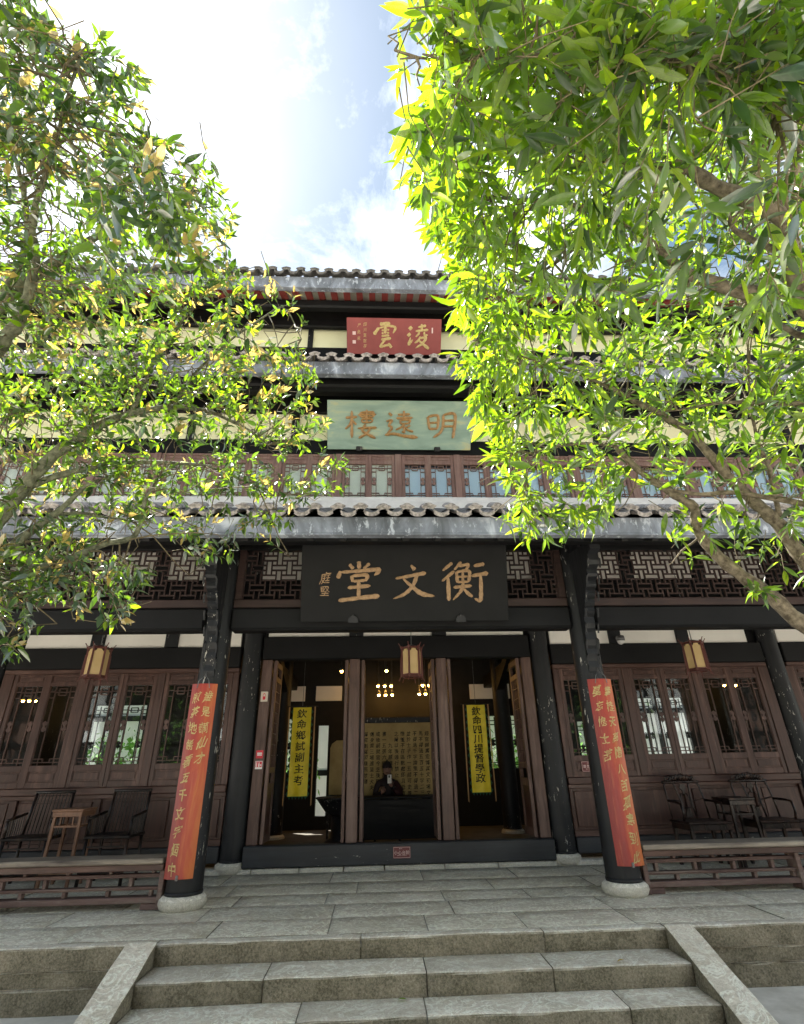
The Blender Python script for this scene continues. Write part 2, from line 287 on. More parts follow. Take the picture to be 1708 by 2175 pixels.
# ------------------------------------------------------------------ mesh helpers
_cb_faces = None
def _chamfer():
    global _cb_faces
    S = [(sx, sy, sz) for sx in (-1, 1) for sy in (-1, 1) for sz in (-1, 1)]
    idx = {(s, a): 3*i+a for i, s in enumerate(S) for a in range(3)}
    F = []
    for a in range(3):
        for sg in (-1, 1):
            o = [k for k in range(3) if k != a]; q = []
            for u, w in ((-1, -1), (1, -1), (1, 1), (-1, 1)):
                s = [0]*3; s[a] = sg; s[o[0]] = u; s[o[1]] = w; q.append(idx[(tuple(s), a)])
            F.append(q)
    for a in range(3):
        o = [k for k in range(3) if k != a]
        for u in (-1, 1):
            for w in (-1, 1):
                s1 = [0]*3; s2 = [0]*3
                s1[a] = -1; s2[a] = 1
                for s in (s1, s2): s[o[0]] = u; s[o[1]] = w
                F.append([idx[(tuple(s1), o[0])], idx[(tuple(s2), o[0])], idx[(tuple(s2), o[1])], idx[(tuple(s1), o[1])]])
    for s in S: F.append([idx[(s, 0)], idx[(s, 1)], idx[(s, 2)]])
    h = np.array([1., 1., 1.]); b = .1
    V = np.array([[s[k]*(h[k]-(0 if k == a else b)) for k in range(3)] for s in S for a in range(3)])
    out_ = []
    for f in F:
        n = np.cross(V[f[1]]-V[f[0]], V[f[2]]-V[f[0]])
        if n @ V[f].mean(0) < 0: f = f[::-1]
        out_.append(f)
    _cb_faces = (S, out_)
_chamfer()
class MB:
    def __init__(s): s.v = []; s.f = []; s.m = []; s.cur = 0
    def add(s, V, F, M=None):
        n = len(s.v)
        for p in V:
            s.v.append(tuple(M @ Vector(p)) if M is not None else tuple(float(c) for c in p))
        for f in F: s.f.append([i+n for i in f]); s.m.append(s.cur)
        return s
    def box(s, x0, x1, y0, y1, z0, z1, b=0.004, M=None):
        c = ((x0+x1)/2, (y0+y1)/2, (z0+z1)/2); h = (abs(x1-x0)/2, abs(y1-y0)/2, abs(z1-z0)/2)
        b = min(b, min(h)*0.45); S, F = _cb_faces
        V = [[c[k]+q[k]*(h[k]-(0 if k == a else b)) for k in range(3)] for q in S for a in range(3)]
        return s.add(V, F, M)
    def bar(s, p, q, w, t, b=0.002, up=(0, 0, 1)):
        p, q = Vector(p), Vector(q); d = q-p; L = d.length; z = d.normalized(); u = Vector(up)
        if abs(z.dot(u)) > 0.98: u = Vector((0, 1, 0))
        x = u.cross(z).normalized(); y = z.cross(x)
        M = Matrix(((x.x, y.x, z.x, p.x), (x.y, y.y, z.y, p.y), (x.z, y.z, z.z, p.z), (0, 0, 0, 1)))
        return s.box(-w/2, w/2, -t/2, t/2, 0, L, b, M)
    def tube(s, pts, rad, seg=8, cap=True):
        pts = [Vector(p) for p in pts]; n = len(pts); R = rad if hasattr(rad, '__len__') else [rad]*n
        V = []; prev = None
        for i, p in enumerate(pts):
            d = (pts[min(i+1, n-1)]-pts[max(i-1, 0)]).normalized()
            if prev is None:
                a = Vector((0, 0, 1)) if abs(d.z) < 0.9 else Vector((1, 0, 0)); x = a.cross(d).normalized()
            else: x = (prev - d*prev.dot(d)).normalized()
            prev = x; y = d.cross(x)
            for k in range(seg):
                a = 2*math.pi*k/seg; V.append(p + (x*math.cos(a)+y*math.sin(a))*R[i])
        F = []
        for i in range(n-1):
            for k in range(seg):
                k2 = (k+1) % seg; F.append([i*seg+k, i*seg+k2, (i+1)*seg+k2, (i+1)*seg+k])
        if cap: F.append(list(range(seg))[::-1]); F.append([(n-1)*seg+k for k in range(seg)])
        return s.add(V, F)
    def lathe(s, prof, seg=24, c=(0, 0), jit=0):
        V = []
        for r, z in prof:
            for k in range(seg):
                a = 2*math.pi*k/seg; rr = r*(1+jit*math.sin(k*2.3+z*5)); V.append((c[0]+rr*math.cos(a), c[1]+rr*math.sin(a), z))
        n = len(prof); F = []
        for i in range(n-1):
            for k in range(seg):
                k2 = (k+1) % seg; F.append([i*seg+k, i*seg+k2, (i+1)*seg+k2, (i+1)*seg+k])
        F.append(list(range(seg))[::-1]); F.append([(n-1)*seg+k for k in range(seg)])
        return s.add(V, F)
    def prism(s, poly, t0, t1, plane='yz', M=None):
        def mk(a, b, t): return {'yz': (t, a, b), 'xz': (a, t, b), 'xy': (a, b, t)}[plane]
        n = len(poly); V = [mk(a, b, t0) for a, b in poly]+[mk(a, b, t1) for a, b in poly]
        F = [list(range(n)), list(range(n, 2*n))[::-1]]+[[i, n+i, n+(i+1) % n, (i+1) % n] for i in range(n)]
        return s.add(V, F, M)
    def mesh(s, name, mats, smooth=False):
        me = bpy.data.meshes.new(name); me.from_pydata(s.v, [], s.f)
        for mt in (mats if isinstance(mats, (list, tuple)) else [mats]): me.materials.append(mt)
        if isinstance(mats, (list, tuple)) and len(mats) > 1: me.polygons.foreach_set('material_index', s.m)
        if smooth: me.polygons.foreach_set('use_smooth', [True]*len(me.polygons))
        me.update(); return me
    def build(s, name, mats, parent=None, smooth=False, loc=None, stuff=False, rot=None):
        return link(name, s.mesh(name, mats, smooth), parent, loc, stuff, rot)
def link(name, me, parent=None, loc=None, stuff=False, rot=None):
    o = bpy.data.objects.new(name, me); COL.objects.link(o)
    if parent is not None: o.parent = parent
    if loc is not None: o.location = loc
    if rot is not None: o.rotation_euler = rot
    if stuff: o['kind'] = 'stuff'
    return o
def tag(o, label=None, cat=None, group=None, kind=None):
    for k, v in (('label', label), ('category', cat), ('group', group), ('kind', kind)):
        if v: o[k] = v
    return o
def thing(name, label, cat, loc=(0, 0, 0), rot=(0, 0, 0), group=None):
    o = bpy.data.objects.new(name, None); COL.objects.link(o); o.location = loc; o.rotation_euler = rot
    o.empty_display_size = 0.1
    return tag(o, label, cat, group)
KIDS = {}
def copy_tree(o, parent=None, skip=()):
    c = o.copy(); COL.objects.link(c)
    if parent is not None: c.parent = parent
    for ch in o.children:
        if ch.name.split('.')[0] in skip: continue
        copy_tree(ch, c)
    return c

# ------------------------------------------------------------------ lettering
_glyph = {}
def glyph(ch, bold):
    key = (ch, bold)
    if key not in _glyph:
        cu = bpy.data.curves.new('t', 'FONT'); cu.body = ch; cu.size = 1.0; cu.offset = bold; cu.resolution_u = 3
        cu.align_x = 'CENTER'; cu.align_y = 'CENTER'; cu.extrude = 0.0
        ob = bpy.data.objects.new('t', cu); COL.objects.link(ob); bpy.context.view_layer.update()
        me = ob.to_mesh(); V = np.array([v.co[:] for v in me.vertices]) if len(me.vertices) else np.zeros((0, 3))
        F = [list(p.vertices) for p in me.polygons]; ob.to_mesh_clear(); bpy.data.objects.remove(ob); bpy.data.curves.remove(cu)
        if len(V): V[:, 0] -= (V[:, 0].min()+V[:, 0].max())/2; V[:, 1] -= (V[:, 1].min()+V[:, 1].max())/2
        _glyph[key] = (V, F)
    return _glyph[key]
def put_glyph(mb, ch, x, z, size, depth, bold=0.0, brush=0.0, shear=0.0, sx=1.0, seed=0, y0=0.0):
    """one character standing in the local xz plane, facing -y, raised by depth; heavier strokes are laid over each other"""
    if bold > 0:
        q = bold*0.8
        for k, (a, b) in enumerate(((q, 0), (-q, 0), (0, q), (0, -q), (q*.7, q*.7), (-q*.7, q*.7), (q*.7, -q*.7), (-q*.7, -q*.7))):
            put_glyph(mb, ch, x+a*size*sx, z+b*size, size, depth+0.00015*(k+1), 0.0, brush, shear, sx, seed, y0)
    V, F = glyph(ch, bold)
    if not len(V): return
    P = V.copy(); a, b = P[:, 0].copy(), P[:, 1].copy(); q = seed*1.7
    P[:, 0] = a + shear*b + brush*(0.05*np.sin(5*b+q)+0.018*np.sin(23*b+9*a+q*2))
    P[:, 1] = b + brush*(0.05*a*1.2+0.04*np.sin(4*a+q)+0.018*np.sin(19*a+11*b+q))
    P[:, 0] *= size*sx; P[:, 1] *= size
    n = len(P); front = [(x+p[0], y0-depth, z+p[1]) for p in P]
    # side walls from boundary edges
    cnt = {}
    for f in F:
        for i in range(len(f)):
            e = (f[i], f[(i+1) % len(f)]); cnt[e] = cnt.get(e, 0)+1
    G = [list(f) for f in F]
    if depth > 0.0008:
        back = [(p[0], y0+0.001, p[2]) for p in front]
        for (i, j) in cnt:
            if (j, i) not in cnt: G.append([i, n+i, n+j, j])
        mb.add(front+back, G)
    else: mb.add(front, G)

STROKES = {
'文': [[(-.03,.46,.5),(.07,.33,1.2)], [(-.40,.10,.6),(0,.18,.9),(.34,.25,1.1)], [(.13,.22,.9),(.02,-.08,1),(-.18,-.31,.9),(-.46,-.44,.35)], [(-.22,.10,.5),(0,-.12,.9),(.24,-.31,1.3),(.54,-.37,.5)]],
'堂': [[(0,.52,1),(.01,.33,.9)], [(-.21,.45,.7),(-.12,.33,.9)], [(.24,.47,.8),(.10,.33,.6)], [(-.40,.28,.8),(-.46,.10,1.1)], [(-.40,.25,.7),(0,.28,.8),(.44,.31,1.1),(.34,.17,.6)], [(-.16,.17,.8),(-.13,.01,.8)], [(-.15,.16,.7),(.18,.18,.9),(.14,.03,.8)], [(-.13,.03,.6),(.14,.05,.7)], [(-.24,-.13,.8),(.26,-.08,.9)], [(0,.02,.8),(0,-.38,.9)], [(-.44,-.44,1),(0,-.38,.9),(.46,-.33,1.3)]],
'衡': [[(-.26,.48,.9),(-.48,.28,.5)], [(-.22,.27,.9),(-.50,.02,.5)], [(-.36,.12,.8),(-.35,-.46,1.1)], [(-.06,.50,.8),(-.22,.30,.5)], [(-.12,.39,.6),(.10,.43,.8),(.02,.28,.5)], [(-.17,.26,.7),(-.15,-.02,.8)], [(-.17,.25,.6),(.11,.27,.8),(.10,0,.8)], [(-.03,.25,.6),(-.03,0,.6)], [(-.15,.13,.5),(.1,.14,.5)], [(-.15,0,.6),(.1,.01,.6)], [(-.24,-.13,.7),(.17,-.09,.8)], [(-.02,-.02,.8),(-.08,-.22,.8),(-.26,-.44,.4)], [(-.02,-.16,.5),(.09,-.29,.9),(.18,-.36,.6)], [(.22,.40,.7),(.46,.45,1)], [(.16,.15,.7),(.54,.22,1.1)], [(.37,.19,.8),(.37,-.28,1),(.34,-.45,1),(.22,-.40,.4)]],
'明': [[(-.44,.30,1.1),(-.38,-.14,.9)], [(-.44,.30,.9),(-.12,.33,1),(-.13,-.12,1)], [(-.38,.09,.8),(-.13,.10,.8)], [(-.38,-.12,.9),(-.13,-.11,.9)], [(.06,.38,1),(.05,0,1),(-.04,-.24,1),(-.26,-.42,.9)], [(.06,.37,.9),(.42,.39,1.1),(.40,-.22,1.1),(.36,-.44,1)], [(.06,.17,.8),(.40,.18,.8)], [(.04,-.03,.8),(.40,-.02,.8)]],
'遠': [[(-.10,.36,.8),(.30,.38,.9)], [(.10,.50,.8),(.10,.26,.8)], [(-.14,.24,.9),(.38,.26,1)], [(-.02,.17,.8),(.0,.04,.8)], [(-.02,.17,.7),(.28,.18,.8),(.24,.05,.8)], [(0,.05,.7),(.24,.06,.7)], [(.12,.04,.8),(.0,-.08,.8),(-.16,-.16,.6)], [(.11,-.02,.8),(.11,-.24,.9),(.03,-.2,.5)], [(.30,.0,.7),(.18,-.08,.5)], [(.12,-.06,.6),(.24,-.17,.8),(.40,-.22,.9)], [(-.38,.42,.8),(-.28,.32,1.1)], [(-.46,.13,.8),(-.28,.16,.9),(-.38,.0,.8),(-.28,-.10,.9),(-.44,-.30,.8)], [(-.50,-.34,1),(-.22,-.30,1),(.1,-.37,1.1),(.54,-.42,1.6)]],
'樓': [[(-.50,.24,.9),(-.14,.27,1)], [(-.31,.48,.9),(-.31,-.46,1)], [(-.31,.2,.9),(-.38,.0,.8),(-.52,-.15,.7)], [(-.29,.15,.7),(-.17,.0,.9)], [(-.04,.43,.8),(-.03,.26,.8)], [(-.04,.42,.8),(.36,.43,.9),(.35,.26,.8)], [(-.03,.27,.7),(.35,.27,.7)], [(-.12,.34,.7),(.46,.36,.8)], [(.16,.52,.8),(.16,.06,.8)], [(0,.19,.7),(.02,.08,.7)], [(0,.19,.7),(.32,.20,.7),(.30,.08,.7)], [(.02,.08,.7),(.30,.09,.7)], [(.13,.03,.8),(.02,-.19,.9),(.20,-.33,1),(.44,-.46,1.2)], [(.29,-.06,.8),(.16,-.29,.9),(-.10,-.46,.9)], [(-.12,-.12,.8),(.48,-.09,1)]],
'雲': [[(-.24,.46,1.2),(.22,.50,1.2)], [(-.28,.33,.9),(-.50,.06,1.2)], [(-.30,.30,.5),(.14,.40,.7),(.44,.34,.9),(.34,.12,.6)], [(0,.46,.9),(0,.10,1)], [(-.16,.24,.5),(-.07,.22,.7)], [(-.16,.13,.5),(-.07,.11,.7)], [(.08,.27,.7),(.17,.24,.6)], [(.08,.15,.7),(.17,.12,.6)], [(-.16,.01,.7),(.18,.04,.8)], [(-.18,-.13,.8),(.26,-.07,1.1)], [(.02,-.12,.8),(-.14,-.28,.7),(-.20,-.40,.9),(.0,-.36,.8),(.2,-.32,.8)], [(.14,-.26,.8),(.28,-.44,1.1)]],
'淩': [[(-.42,.38,1.3),(-.32,.28,1.3)], [(-.48,.12,1.3),(-.38,.03,1.3)], [(-.36,-.02,.4),(-.44,-.30,1),(-.26,-.10,.4)], [(.12,.50,.6),(.13,.24,.8)], [(-.04,.37,.5),(.32,.44,1)], [(-.14,.22,.7),(.42,.28,.8)], [(.02,.2,.6),(-.02,.1,.7),(-.14,0,.5)], [(.24,.2,.6),(.26,.07,.7),(.40,.08,.6)], [(.08,.02,.6),(-.02,-.14,.8),(-.18,-.24,.5)], [(.04,-.06,.6),(.32,-.02,.9),(.16,-.26,.9),(-.14,-.44,.5)], [(.02,-.14,.5),(.20,-.28,.9),(.46,-.46,1.3)]]}
def brush_char(mb, ch, x, z, size, depth, w=0.066, sx=1.0, seed=0):
    """brushed character: every stroke a swept ribbon with a swelling width and a raised spine, standing in the xz plane"""
    rr = random.Random(seed)
    for si, st in enumerate(STROKES[ch]):
        pts = [Vector((p[0]*sx, p[1], 0)) for p in st]; ws = [p[2] for p in st]; Q = []; n = len(pts)
        for i in range(n-1):
            p0, p1, p2, p3 = pts[max(i-1, 0)], pts[i], pts[i+1], pts[min(i+2, n-1)]
            for k in range(7):
                t = k/7; Q.append((0.5*((2*p1)+(p2-p0)*t+(2*p0-5*p1+4*p2-p3)*t*t+(3*p1-p0-3*p2+p3)*t**3), ws[i]*(1-t)+ws[i+1]*t))
        Q.append((pts[-1], ws[-1])); m_ = len(Q); ph = rr.random()*6; V = []
        d = depth*(1+0.03*si)
        for i, (p, ww) in enumerate(Q):
            t = (Q[min(i+1, m_-1)][0]-Q[max(i-1, 0)][0]).normalized(); nn = Vector((-t.y, t.x, 0))
            u = i/(m_-1); cap = min(1.0, 0.45+u*6, 0.25+(1-u)*7)
            hw = w*ww*cap*(0.5+0.06*math.sin(i*1.7+ph))
            for q, dd in ((hw, 0.0), (hw*0.92, d*0.75), (0, d), (-hw*0.92, d*0.75), (-hw, 0.0)):
                c = p+nn*q; V.append((x+c.x*size, -dd-0.0006, z+c.y*size))
        F = []
        for i in range(m_-1):
            for k in range(4): F.append([i*5+k, i*5+k+1, (i+1)*5+k+1, (i+1)*5+k])
        F += [[0, 1, 2, 3, 4][::-1], [(m_-1)*5+k for k in range(5)]]
        mb.add(V, F)

# ================================================================== SETTING
YP, YW, YE = 6.56, 8.52, 5.33
def noisy_block(x0, x1, y0, y1, z0, z1, c=0.012, nx=8, amp=0.004, seed=0):
    """stone block: rounded cross-section swept along x, with hewn unevenness"""
    mb = MB(); prof = [(y0, z0), (y0, z1-c*1.6), (y0+c*0.5, z1-c*0.5), (y0+c*1.7, z1), ((y0*2+y1)/3, z1), ((y0+y1*2)/3, z1), (y1-c, z1), (y1, z1-c), (y1, z0)]
    V = []; n = len(prof)
    for i in range(nx+1):
        u = i/nx; x = x0+(x1-x0)*u
        for k, (yy, z) in enumerate(prof):
            w = Vector((x*2.7+seed, yy*4, z*6)); d = mnoise.noise(w)*amp; e = mnoise.noise(w*4)*amp*0.7
            ed = 0.003*(1 if i in (0, nx) else 0)
            front = k <= 3
            V.append((x+(ed if i == 0 else -ed if i == nx else 0), yy+(d*1.5+e*1.3 if front else 0), z+(0 if z == z0 else d*0.6+e*0.6-ed*(1 if z > z0 else 0))))
    F = []
    for i in range(nx):
        for k in range(n-1): F.append([i*n+k, (i+1)*n+k, (i+1)*n+k+1, i*n+k+1])
    F.append(list(range(n))[::-1][::-1]); F.append([(nx)*n+k for k in range(n)][::-1])
    mb.add(V, F); return mb
g = MB(); g.add([(-400, -400, -0.42), (400, -400, -0.42), (400, 400, -0.42), (-400, 400, -0.42)], [[0, 1, 2, 3]])
tag(g.build('ground', GROUND), kind='structure')
# courtyard slabs beside the steps
plat = MB().box(-11, 11, 5.40, 13.0, -0.42, -0.009, 0).build('platform', JOINT); tag(plat, kind='structure')
def row(y0, y1, xs, z1=0.0, z0=-0.10, mat=STONE, parent=plat, name='paving_stone', gap=0.002, c=0.005, amp=0.003):
    for i in range(len(xs)-1):
        dz = random.uniform(-0.003, 0.003)
        o = noisy_block(-(xs[i+1]-xs[i])/2+gap, (xs[i+1]-xs[i])/2-gap, -(y1-y0)/2+gap, (y1-y0)/2-gap, z0-z1, 0, c, max(4, int((xs[i+1]-xs[i])/0.14)), amp, i*3.1+y0)
        o.build(name, mat, parent, True, ((xs[i]+xs[i+1])/2, (y0+y1)/2, z1+dz))
def cuts(x0, x1, w, j=0.25, off=0):
    xs = [x0]; x = x0+off
    while x < x1-0.3:
        x += w*random.uniform(1-j, 1+j); xs.append(min(x, x1))
    xs[-1] = x1; return xs
XEDGE = [-11, -9.2, -7.4, -5.9, -4.45, -2.9, -1.72, -0.73, 0.11, 0.95, 1.9, 3.2, 4.6, 6.1, 7.5, 9.3, 11]
row(5.33, 5.46, [-11, -8.7, -6.4, -4.2, -2.085, -0.45, 1.05, 2.085, 4.1, 6.4, 8.6, 11], 0.0, -0.145, STEP, name='edge_stone', gap=0.002, c=0.010, amp=0.004)
row(5.46, 5.98, XEDGE)
row(5.98, 6.52, cuts(-11, 11, 1.25, 0.2))
row(6.52, 7.02, cuts(-11, 11, 1.10, 0.25))
row(7.02, 7.62, cuts(-11, 11, 1.30, 0.2))
row(7.62, 8.28, cuts(-11, 11, 1.05, 0.25))
# plinth under the edge stones, both sides of the steps
for a, b in ((-11, -2.32), (2.32, 11)):
    row(5.345, 5.46, cuts(a, b, 1.75, 0.2), -0.147, -0.25, STEP, name='plinth_stone', c=0.008, amp=0.007)
    row(5.36, 5.46, cuts(a, b, 1.3, 0.2), -0.252, -0.43, STEP, name='plinth_stone', c=0.012, amp=0.007)
steps = MB().box(-2.07, 2.07, 4.68, 5.40, -0.43, -0.292, 0).build('stone_steps', JOINT); tag(steps, kind='structure')
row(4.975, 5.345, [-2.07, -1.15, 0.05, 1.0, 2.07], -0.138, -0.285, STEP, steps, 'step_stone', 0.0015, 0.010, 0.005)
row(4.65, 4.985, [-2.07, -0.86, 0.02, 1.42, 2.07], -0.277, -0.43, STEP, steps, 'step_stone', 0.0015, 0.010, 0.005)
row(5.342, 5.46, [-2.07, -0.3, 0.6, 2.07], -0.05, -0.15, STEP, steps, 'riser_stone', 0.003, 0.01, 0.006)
for s in (-1, 1):
    mb = MB(); n = 10; V = []
    for i in range(n+1):
        u = i/n; yy = 5.345-u*1.15; z = 0.012-0.415*u
        for k, (xx, dz) in enumerate(((2.075, -0.16), (2.075, -0.006), (2.082, 0.0), (2.30, 0.0), (2.312, -0.008), (2.312, -0.16))):
            q = mnoise.noise(Vector((xx*5*s, yy*5, 1)))*0.006+mnoise.noise(Vector((xx*15*s, yy*15, 1)))*0.003
            V.append((s*(xx+q*(0.5 if k < 5 else 1)), yy, max(-0.43, z+dz+q)))
    F = [[i*6+k, (i+1)*6+k, (i+1)*6+(k+1) % 6, i*6+(k+1) % 6] for i in range(n) for k in range(6)]+[[0, 1, 2, 3, 4, 5], [n*6+k for k in range(6)][::-1]]
    if s < 0: F = [f[::-1] for f in F]
    mb.add(V, F).build('ramp_slab', STEP, steps)

# ================================================================== THE HALL
hall = thing('timber_hall', 'three storey black and brown timber hall with tiled eaves and rows of lattice windows', 'building', (0, 7.5, 0))
HL = (0, -7.5, 0)
def part(mb, name, mat, smooth=False, stuff=False): return mb.build(name, mat, hall, smooth, HL, stuff)
def sub(mb, name, mat, par, smooth=False, stuff=False): return mb.build(name, mat, par, smooth, None, stuff)

def column(x, y, r0, r1, h, base=True):
    mb = MB(); prof = [(r0*0.98, 0.115), (r0, 0.16)]+[(r0+(r1-r0)*i/8, 0.16+(h-0.16)*i/8) for i in range(1, 9)]
    mb.lathe(prof, 28); c = mb.build('column', BLACKV, hall, True, (x, y-7.5, 0))
    if base:
        rr = r0*1.27
        p = MB().lathe([(rr*0.9, -0.01), (rr*0.97, 0.015), (rr*1.03, 0.05), (rr*1.0, 0.085), (rr*0.88, 0.112), (rr*0.80, 0.118)], 32, jit=0.012)
        sub(p, 'pedestal', PAD, c, True)
        sub(MB().lathe([(r0*1.03, 0.117), (r0*1.05, 0.135), (r0*1.02, 0.150)], 28), 'base_ring', BLACKV, c, True)
    return c
for x in (-2.28, 2.28, -6.15, 6.15): column(x, YP, 0.180, 0.150, 4.0)
for x in (-2.28, 2.28, -6.12, 6.12, -9.9, 9.9): column(x, YW, 0.168, 0.145, 3.75)
# carved brackets that reach out under the eave
for x in (-2.28, 2.28, -6.15, 6.15):
    poly = [(YP-0.10, 2.20)]
    z = 2.20; yy = YP-0.165; stepsz = [0.16, 0.14, 0.20, 0.17, 0.10, 0.09, 0.09, 0.10, 0.12, 0.16]
    for i, dz in enumerate(stepsz):
        poly += [(yy, z+0.02), (yy-0.018, z+dz*0.45), (yy-0.012, z+dz*0.9)]
        z += dz; yy -= [0.02, 0.035, 0.045, 0.055, 0.05, 0.06, 0.075, 0.09, 0.10, 0.12][i]
    poly += [(yy, 3.55), (yy, 3.66), (YP-0.10, 3.74)]
    b = MB().prism(poly, x-0.062, x+0.062); br = part(b, 'carved_bracket', BLACKV)
    c = MB(); z = 2.30; yy = YP-0.20
    for i in range(7):
        c.tube([(x-0.072, yy+0.02, z), (x-0.076, yy+0.005, z+0.06), (x-0.07, yy-0.015, z+0.1), (x-0.07, yy+0.02, z+0.125)], 0.011, 5)
        c.tube([(x+0.072, yy+0.02, z), (x+0.076, yy+0.005, z+0.06), (x+0.07, yy-0.015, z+0.1), (x+0.07, yy+0.02, z+0.125)], 0.011, 5)
        z += 0.175; yy -= 0.055+0.012*i
    sub(c, 'scroll_carving', BLACKV, br, stuff=True)
# beams of the porch front
for a, b in ((-11, -6.3), (-6.0, -2.43), (-2.13, 2.13), (2.43, 6.0), (6.3, 11)):
    part(MB().box(a, b, YP-0.11, YP+0.11, 2.765, 3.05, 0.03), 'beam', BLACK)
    part(MB().box(a, b, YP-0.055, YP+0.055, 3.053, 3.17, 0.012), 'lattice_sill', LATW)
    part(MB().box(a, b, YP-0.05, YP+0.05, 3.835, 3.93, 0.01), 'lattice_head', BLACK)
    for xx in (a+0.05, b-0.05): part(MB().box(xx-0.045, xx+0.045, YP-0.052, YP+0.052, 3.172, 3.833, 0.008), 'lattice_post', LATW)
    mb = MB(); PX, PY = 0.262, 0.134; w, d = 0.017, 0.03; xa, xb = a+0.10, b-0.10
    def hb(x0, x1, z):
        x0 = max(x0, xa); x1 = min(x1, xb)
        if x1-x0 > 0.01: mb.box(x0, x1, YP-d/2, YP+d/2, z-w/2, z+w/2, 0.002)
    def vb(x, z0, z1):
        z0 = max(z0, 3.174); z1 = min(z1, 3.832)
        if xa < x < xb and z1-z0 > 0.01: mb.box(x-w/2, x+w/2, YP-d/2+0.001, YP+d/2-0.001, z0, z1, 0.002)
    for r in range(-1, 7):
        z = 3.20+r*PY; off = (r % 2)*PX/2
        for k in range(-1, int((b-a)/PX)+2):
            xv = a+off+k*PX
            vb(xv-0.034, z-0.0915, z+0.0915); vb(xv+0.034, z-0.0915, z+0.0915)
            if 3.18 < z-0.034: hb(xv+0.043, xv+PX-0.043, z-0.034)
            if 3.18 < z+0.034 < 3.83: hb(xv+0.043, xv+PX-0.043, z+0.034)
    part(mb, 'lattice', LATW, stuff=True)
# purlin under the eave and rafters
part(MB().box(-11.2, 11.2, YP-0.14, YP+0.14, 3.935, 4.12, 0.05), 'purlin', BLACK)
part(MB().box(-11.2, 11.2, 5.62, 5.80, 3.60, 3.74, 0.04), 'purlin', BLACK)

# wall line of the ground storey ------------------------------------------------
STRIPS = [(-2.062, -0.775), (-0.55, 0.557), (0.79, 2.062), (2.49, 3.47), (3.665, 4.607), (4.806, 5.807), (6.33, 7.4), (7.6, 8.6)]
SIDE = [s for s in STRIPS if s[0] > 2.2]
allst = STRIPS+[(-b, -a) for a, b in SIDE]
for a, b in allst:
    cen = abs(a) < 2.2 and abs(b) < 2.2
    part(MB().box(a, b, YW+0.0, YW+0.04, 3.12 if cen else 2.972, 3.55, 0.006), 'plaster_panel', PLASTER)
    part(MB().box(a*0.999, b*0.999, 7.66, 7.70, 3.75, 4.60, 0.006), 'plaster_panel', PLASTER)
part(MB().box(-11, 11, YW+0.042, YW+0.10, 2.9, 4.9, 0), 'backing_boards', BLACK)
part(MB().box(-11, 11, 7.705, 7.76, 3.60, 4.9, 0), 'backing_boards', BLACK)
part(MB().box(-11, 11, 7.60, 7.76, 3.42, 3.745, 0.02), 'beam', BLACK)
part(MB().box(-11, 11, YW-0.09, YW+0.041, 3.552, 3.80, 0.02), 'beam', BLACK)
sx = sorted(allst)
for i in range(len(sx)-1):
    a, b = sx[i][1], sx[i+1][0]
    if b-a < 0.4 and abs((a+b)/2) not in (2.28,) and abs(abs((a+b)/2)-2.28) > 0.1 and abs(abs((a+b)/2)-6.07) > 0.1:
        part(MB().box(a+0.001, b-0.001, YW-0.05, YW+0.041, 2.972, 3.55, 0.006), 'stud', BLACKV)
    part(MB().box(a*0.999+0.001, b*0.999-0.001, 7.61, 7.704, 3.748, 4.62, 0.006), 'stud', BLACKV)
part(MB().box(-2.11, 2.11, YW-0.10, YW+0.10, 2.765, 3.117, 0.012), 'lintel', BLACK)
for s in (-1, 1):
    for a, b in ((2.45, 5.95), (6.29, 9.75)):
        x0, x1 = sorted((s*a, s*b))
        part(MB().box(x0, x1, YW-0.09, YW+0.09, 2.652, 2.968, 0.012), 'lintel', BLACK)
        part(MB().box(x0, x1, YW-0.075, YW+0.06, 2.585, 2.649, 0.006), 'window_head', BROWNX)
        part(MB().box(x0, x1, YW-0.085, YW+0.06, 0.955, 1.045, 0.008), 'window_rail', BROWNX)
        part(MB().box(x0, x1, YW-0.09, YW+0.08, 0.11, 0.305, 0.012), 'ground_sill', SILL)
        # dado under the windows
        part(MB().box(x0, x1, YW-0.01, YW+0.03, 0.307, 0.953, 0), 'dado_boards', BROWN)
        nb = 4; xs = [x0+(x1-x0)*i/nb for i in range(nb+1)] if False else [x0+0.0, x0+0.62, x0+1.75, x0+2.80, x1]
        for i, xx in enumerate(xs):
            w = 0.05; part(MB().box(max(x0, xx-w), min(x1, xx+w), YW-0.055, YW-0.011, 0.385, 0.90, 0.005), 'dado_stile', BROWN)
        part(MB().box(x0, x1, YW-0.056, YW-0.011, 0.903, 0.952, 0.004), 'dado_rail', BROWNX)
        part(MB().box(x0, x1, YW-0.056, YW-0.011, 0.308, 0.382, 0.004), 'dado_rail', BROWNX)
        for i in range(4):
            part(MB().box(xs[i]+0.075, xs[i+1]-0.075, YW-0.034, YW-0.011, 0.42, 0.865, 0.018), 'dado_panel', BROWN)
# white stone plinth under the wall line
pl = cuts(-11, 11, 0.75, 0.3)
for i in range(len(pl)-1):
    noisy_block(-(pl[i+1]-pl[i])/2+.004, (pl[i+1]-pl[i])/2-.004, -0.14, 0.14, -0.06, 0.045, 0.02, 6, 0.006, i).build('plinth_stone', PAD, hall, True, ((pl[i]+pl[i+1])/2, YW-0.02-7.5, 0.0))

